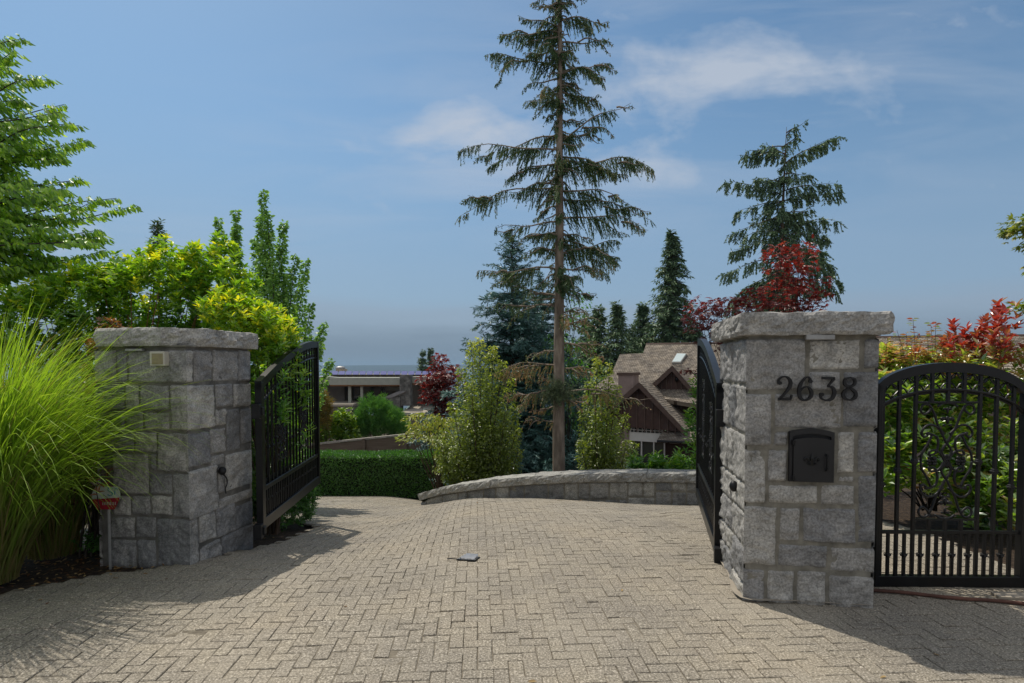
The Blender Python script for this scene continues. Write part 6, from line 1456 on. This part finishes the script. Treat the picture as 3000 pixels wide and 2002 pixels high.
# walls below
def hwall(name, x0, y0, x1, y1, b0, b1, mat, par=None):
    p0 = fac(x0, y1, b0); p1 = fac(x1, y0, b0); z0, z1 = p0[2], p1[2]; m = MB(); q0 = np.array((*p0[:2], z0)); q1 = np.array((*p1[:2], z0)); bk = UB*(b1-b0)
    m.prism([tuple(q0), tuple(q1), tuple(q1+bk), tuple(q0+bk)], (0, 0, z1-z0)); return m.build(name, mat, par or H2)
hwall('wall', 1826, 1235, 1843, 1400, .1, 5, M['stucco']); hwall('wall', 1800, 1262, 1826, 1400, .4, 5, M['stucco']); hwall('wall', 1946, 1280, 2150, 1400, .6, 5, M['batten'])
hwall('wall', 2230, 1150, 3250, 1420, 2.6, 9, M['stucco'])
# arched window: pale frame, arched grid of panes, band, tall panes
wf = hwall('window', 1846, 1290, 1944, 1372, .35, .5, M['glass']); wf['label'] = 'tall dark glass wall with an arched fanlight'
for xx in (1843, 1877, 1913, 1944): hwall('window_frame', xx, 1270, xx+4, 1374, .18, .34, M['wframe'], wf)
hwall('window_frame', 1843, 1272, 1948, 1291, .16, .34, M['wframe'], wf)
cA = fac(1894, 1272, .2); wR = np.linalg.norm(fac(1944, 1272, .2)-cA); hR = fac(1894, 1240, .2)[2]-cA[2]
arc = lambda k, t: cA+UX*wR*k*math.cos(t)+np.array((0, 0, hR*k*math.sin(t)))
m = MB(); m.prism([tuple(arc(.98, t_)+UB*.15) for t_ in np.linspace(0, math.pi, 16)], tuple(UB*.1)); m.build('pane', M['glass'], wf)
m = MB(); m.tube([arc(1.0, t_) for t_ in np.linspace(0, math.pi, 20)], .045, 5); m.build('window_frame', M['wframe'], wf)
m = MB(); m.tube([arc(1.12, t_)-UB*.1 for t_ in np.linspace(0, math.pi, 20)], .05, 5); m.build('arch_moulding', M['trim'], wf)
for k in (-.75, -.5, -.25, 0, .25, .5, .75):
    m = MB(); a_ = cA+UX*wR*k; m.tube([a_, a_+np.array((0, 0, hR*math.sqrt(1-k*k)))], .022, 4); m.build('mullion', M['wframe'], wf)
for k in (.33, .66):
    m = MB(); a_ = UX*wR*math.sqrt(1-k*k); c_ = cA+np.array((0, 0, hR*k)); m.tube([c_-a_, c_+a_], .022, 4); m.build('mullion', M['wframe'], wf)
# lower lean-to roof at the right foot of the gable
Lp = fac(1990, 1290, -.6); Nl = nrm(-UB*.45+np.array((0, 0, 1.))); lp = lambda px, py: on_plane(px, py, Lp, Nl)
slope('porch_roof', [lp(1925, 1290), lp(2160, 1300), lp(2160, 1205), lp(2022, 1205), lp(2010, 1262), lp(1942, 1263)], .15, H2)
m = MB(); m.tube([lp(1925, 1293), lp(2160, 1303)], .07, 6); m.build('gutter', M['iron'], H2)
# chimney
p0 = fac(1811, 1165, 1.0); p1 = fac(1855, 1165, 1.0); zt = fac(1833, 1100, 1.0)[2]; m = MB(); m.prism([tuple(p0), tuple(p1), tuple(p1+UB*1.1), tuple(p0+UB*1.1)], (0, 0, zt-p0[2])); ch = m.build('chimney', M['stucco'], H2)
e_ = UX*.08; m = MB(); z_ = np.array((0, 0, zt-p0[2])); m.prism([tuple(p0-e_-UB*.08+z_), tuple(p1+e_-UB*.08+z_), tuple(p1+e_+UB*1.18+z_), tuple(p0-e_+UB*1.18+z_)], (0, 0, .16)); m.build('chimney_cap', M['trim'], ch)

# ------------------------------------------------------------------ strait, far shore, haze
M['water'] = nmat('sea_water', [(.3, (.03, .05, .06)), (.7, (.04, .06, .07))], .02, rough=.35, bump=0)
m = MB(); m.add([(-9000, 640, -62), (9000, 640, -62), (9000, 7800, -62), (-9000, 7800, -62)], [(0, 1, 2, 3)]); tag(m.build('sea', M['water']), kind='structure')
M['hill'] = nmat('wooded_shore', [(.3, (.02, .03, .02)), (.7, (.035, .045, .03))], .01, rough=1, bump=0)
V = []; Fc = []; nx_ = 120
for i in range(nx_+1):
    x = -7000+14000*i/nx_; h = 92+16*noise.fractal((x*.0007, 1, 1), 1, 2, 5)+10*math.sin(x*.0004)
    V += [(x, 7000, -64), (x, 7300, -62+h*.75), (x, 7700, -62+h)]
for i in range(nx_): 
    for k in range(2): Fc.append((3*i+k, 3*i+k+1, 3*i+k+4, 3*i+k+3))
tag(np_mesh('hills', V, Fc, M['hill'], smooth=True), kind='structure')
hm, ht, ho = base_mat('haze'); vp = nd(ht, 'ShaderNodeVolumePrincipled'); vp.inputs['Color'].default_value = (.38, .56, .74, 1); vp.inputs['Density'].default_value = .00012; vp.inputs['Anisotropy'].default_value = .2
ht.links.new(vp.outputs[0], ho.inputs['Volume'])
m = MB(); m.box((-9500, -60, -140), (9500, 8200, 60)); hz_ = m.build('haze', hm); tag(hz_, kind='stuff')
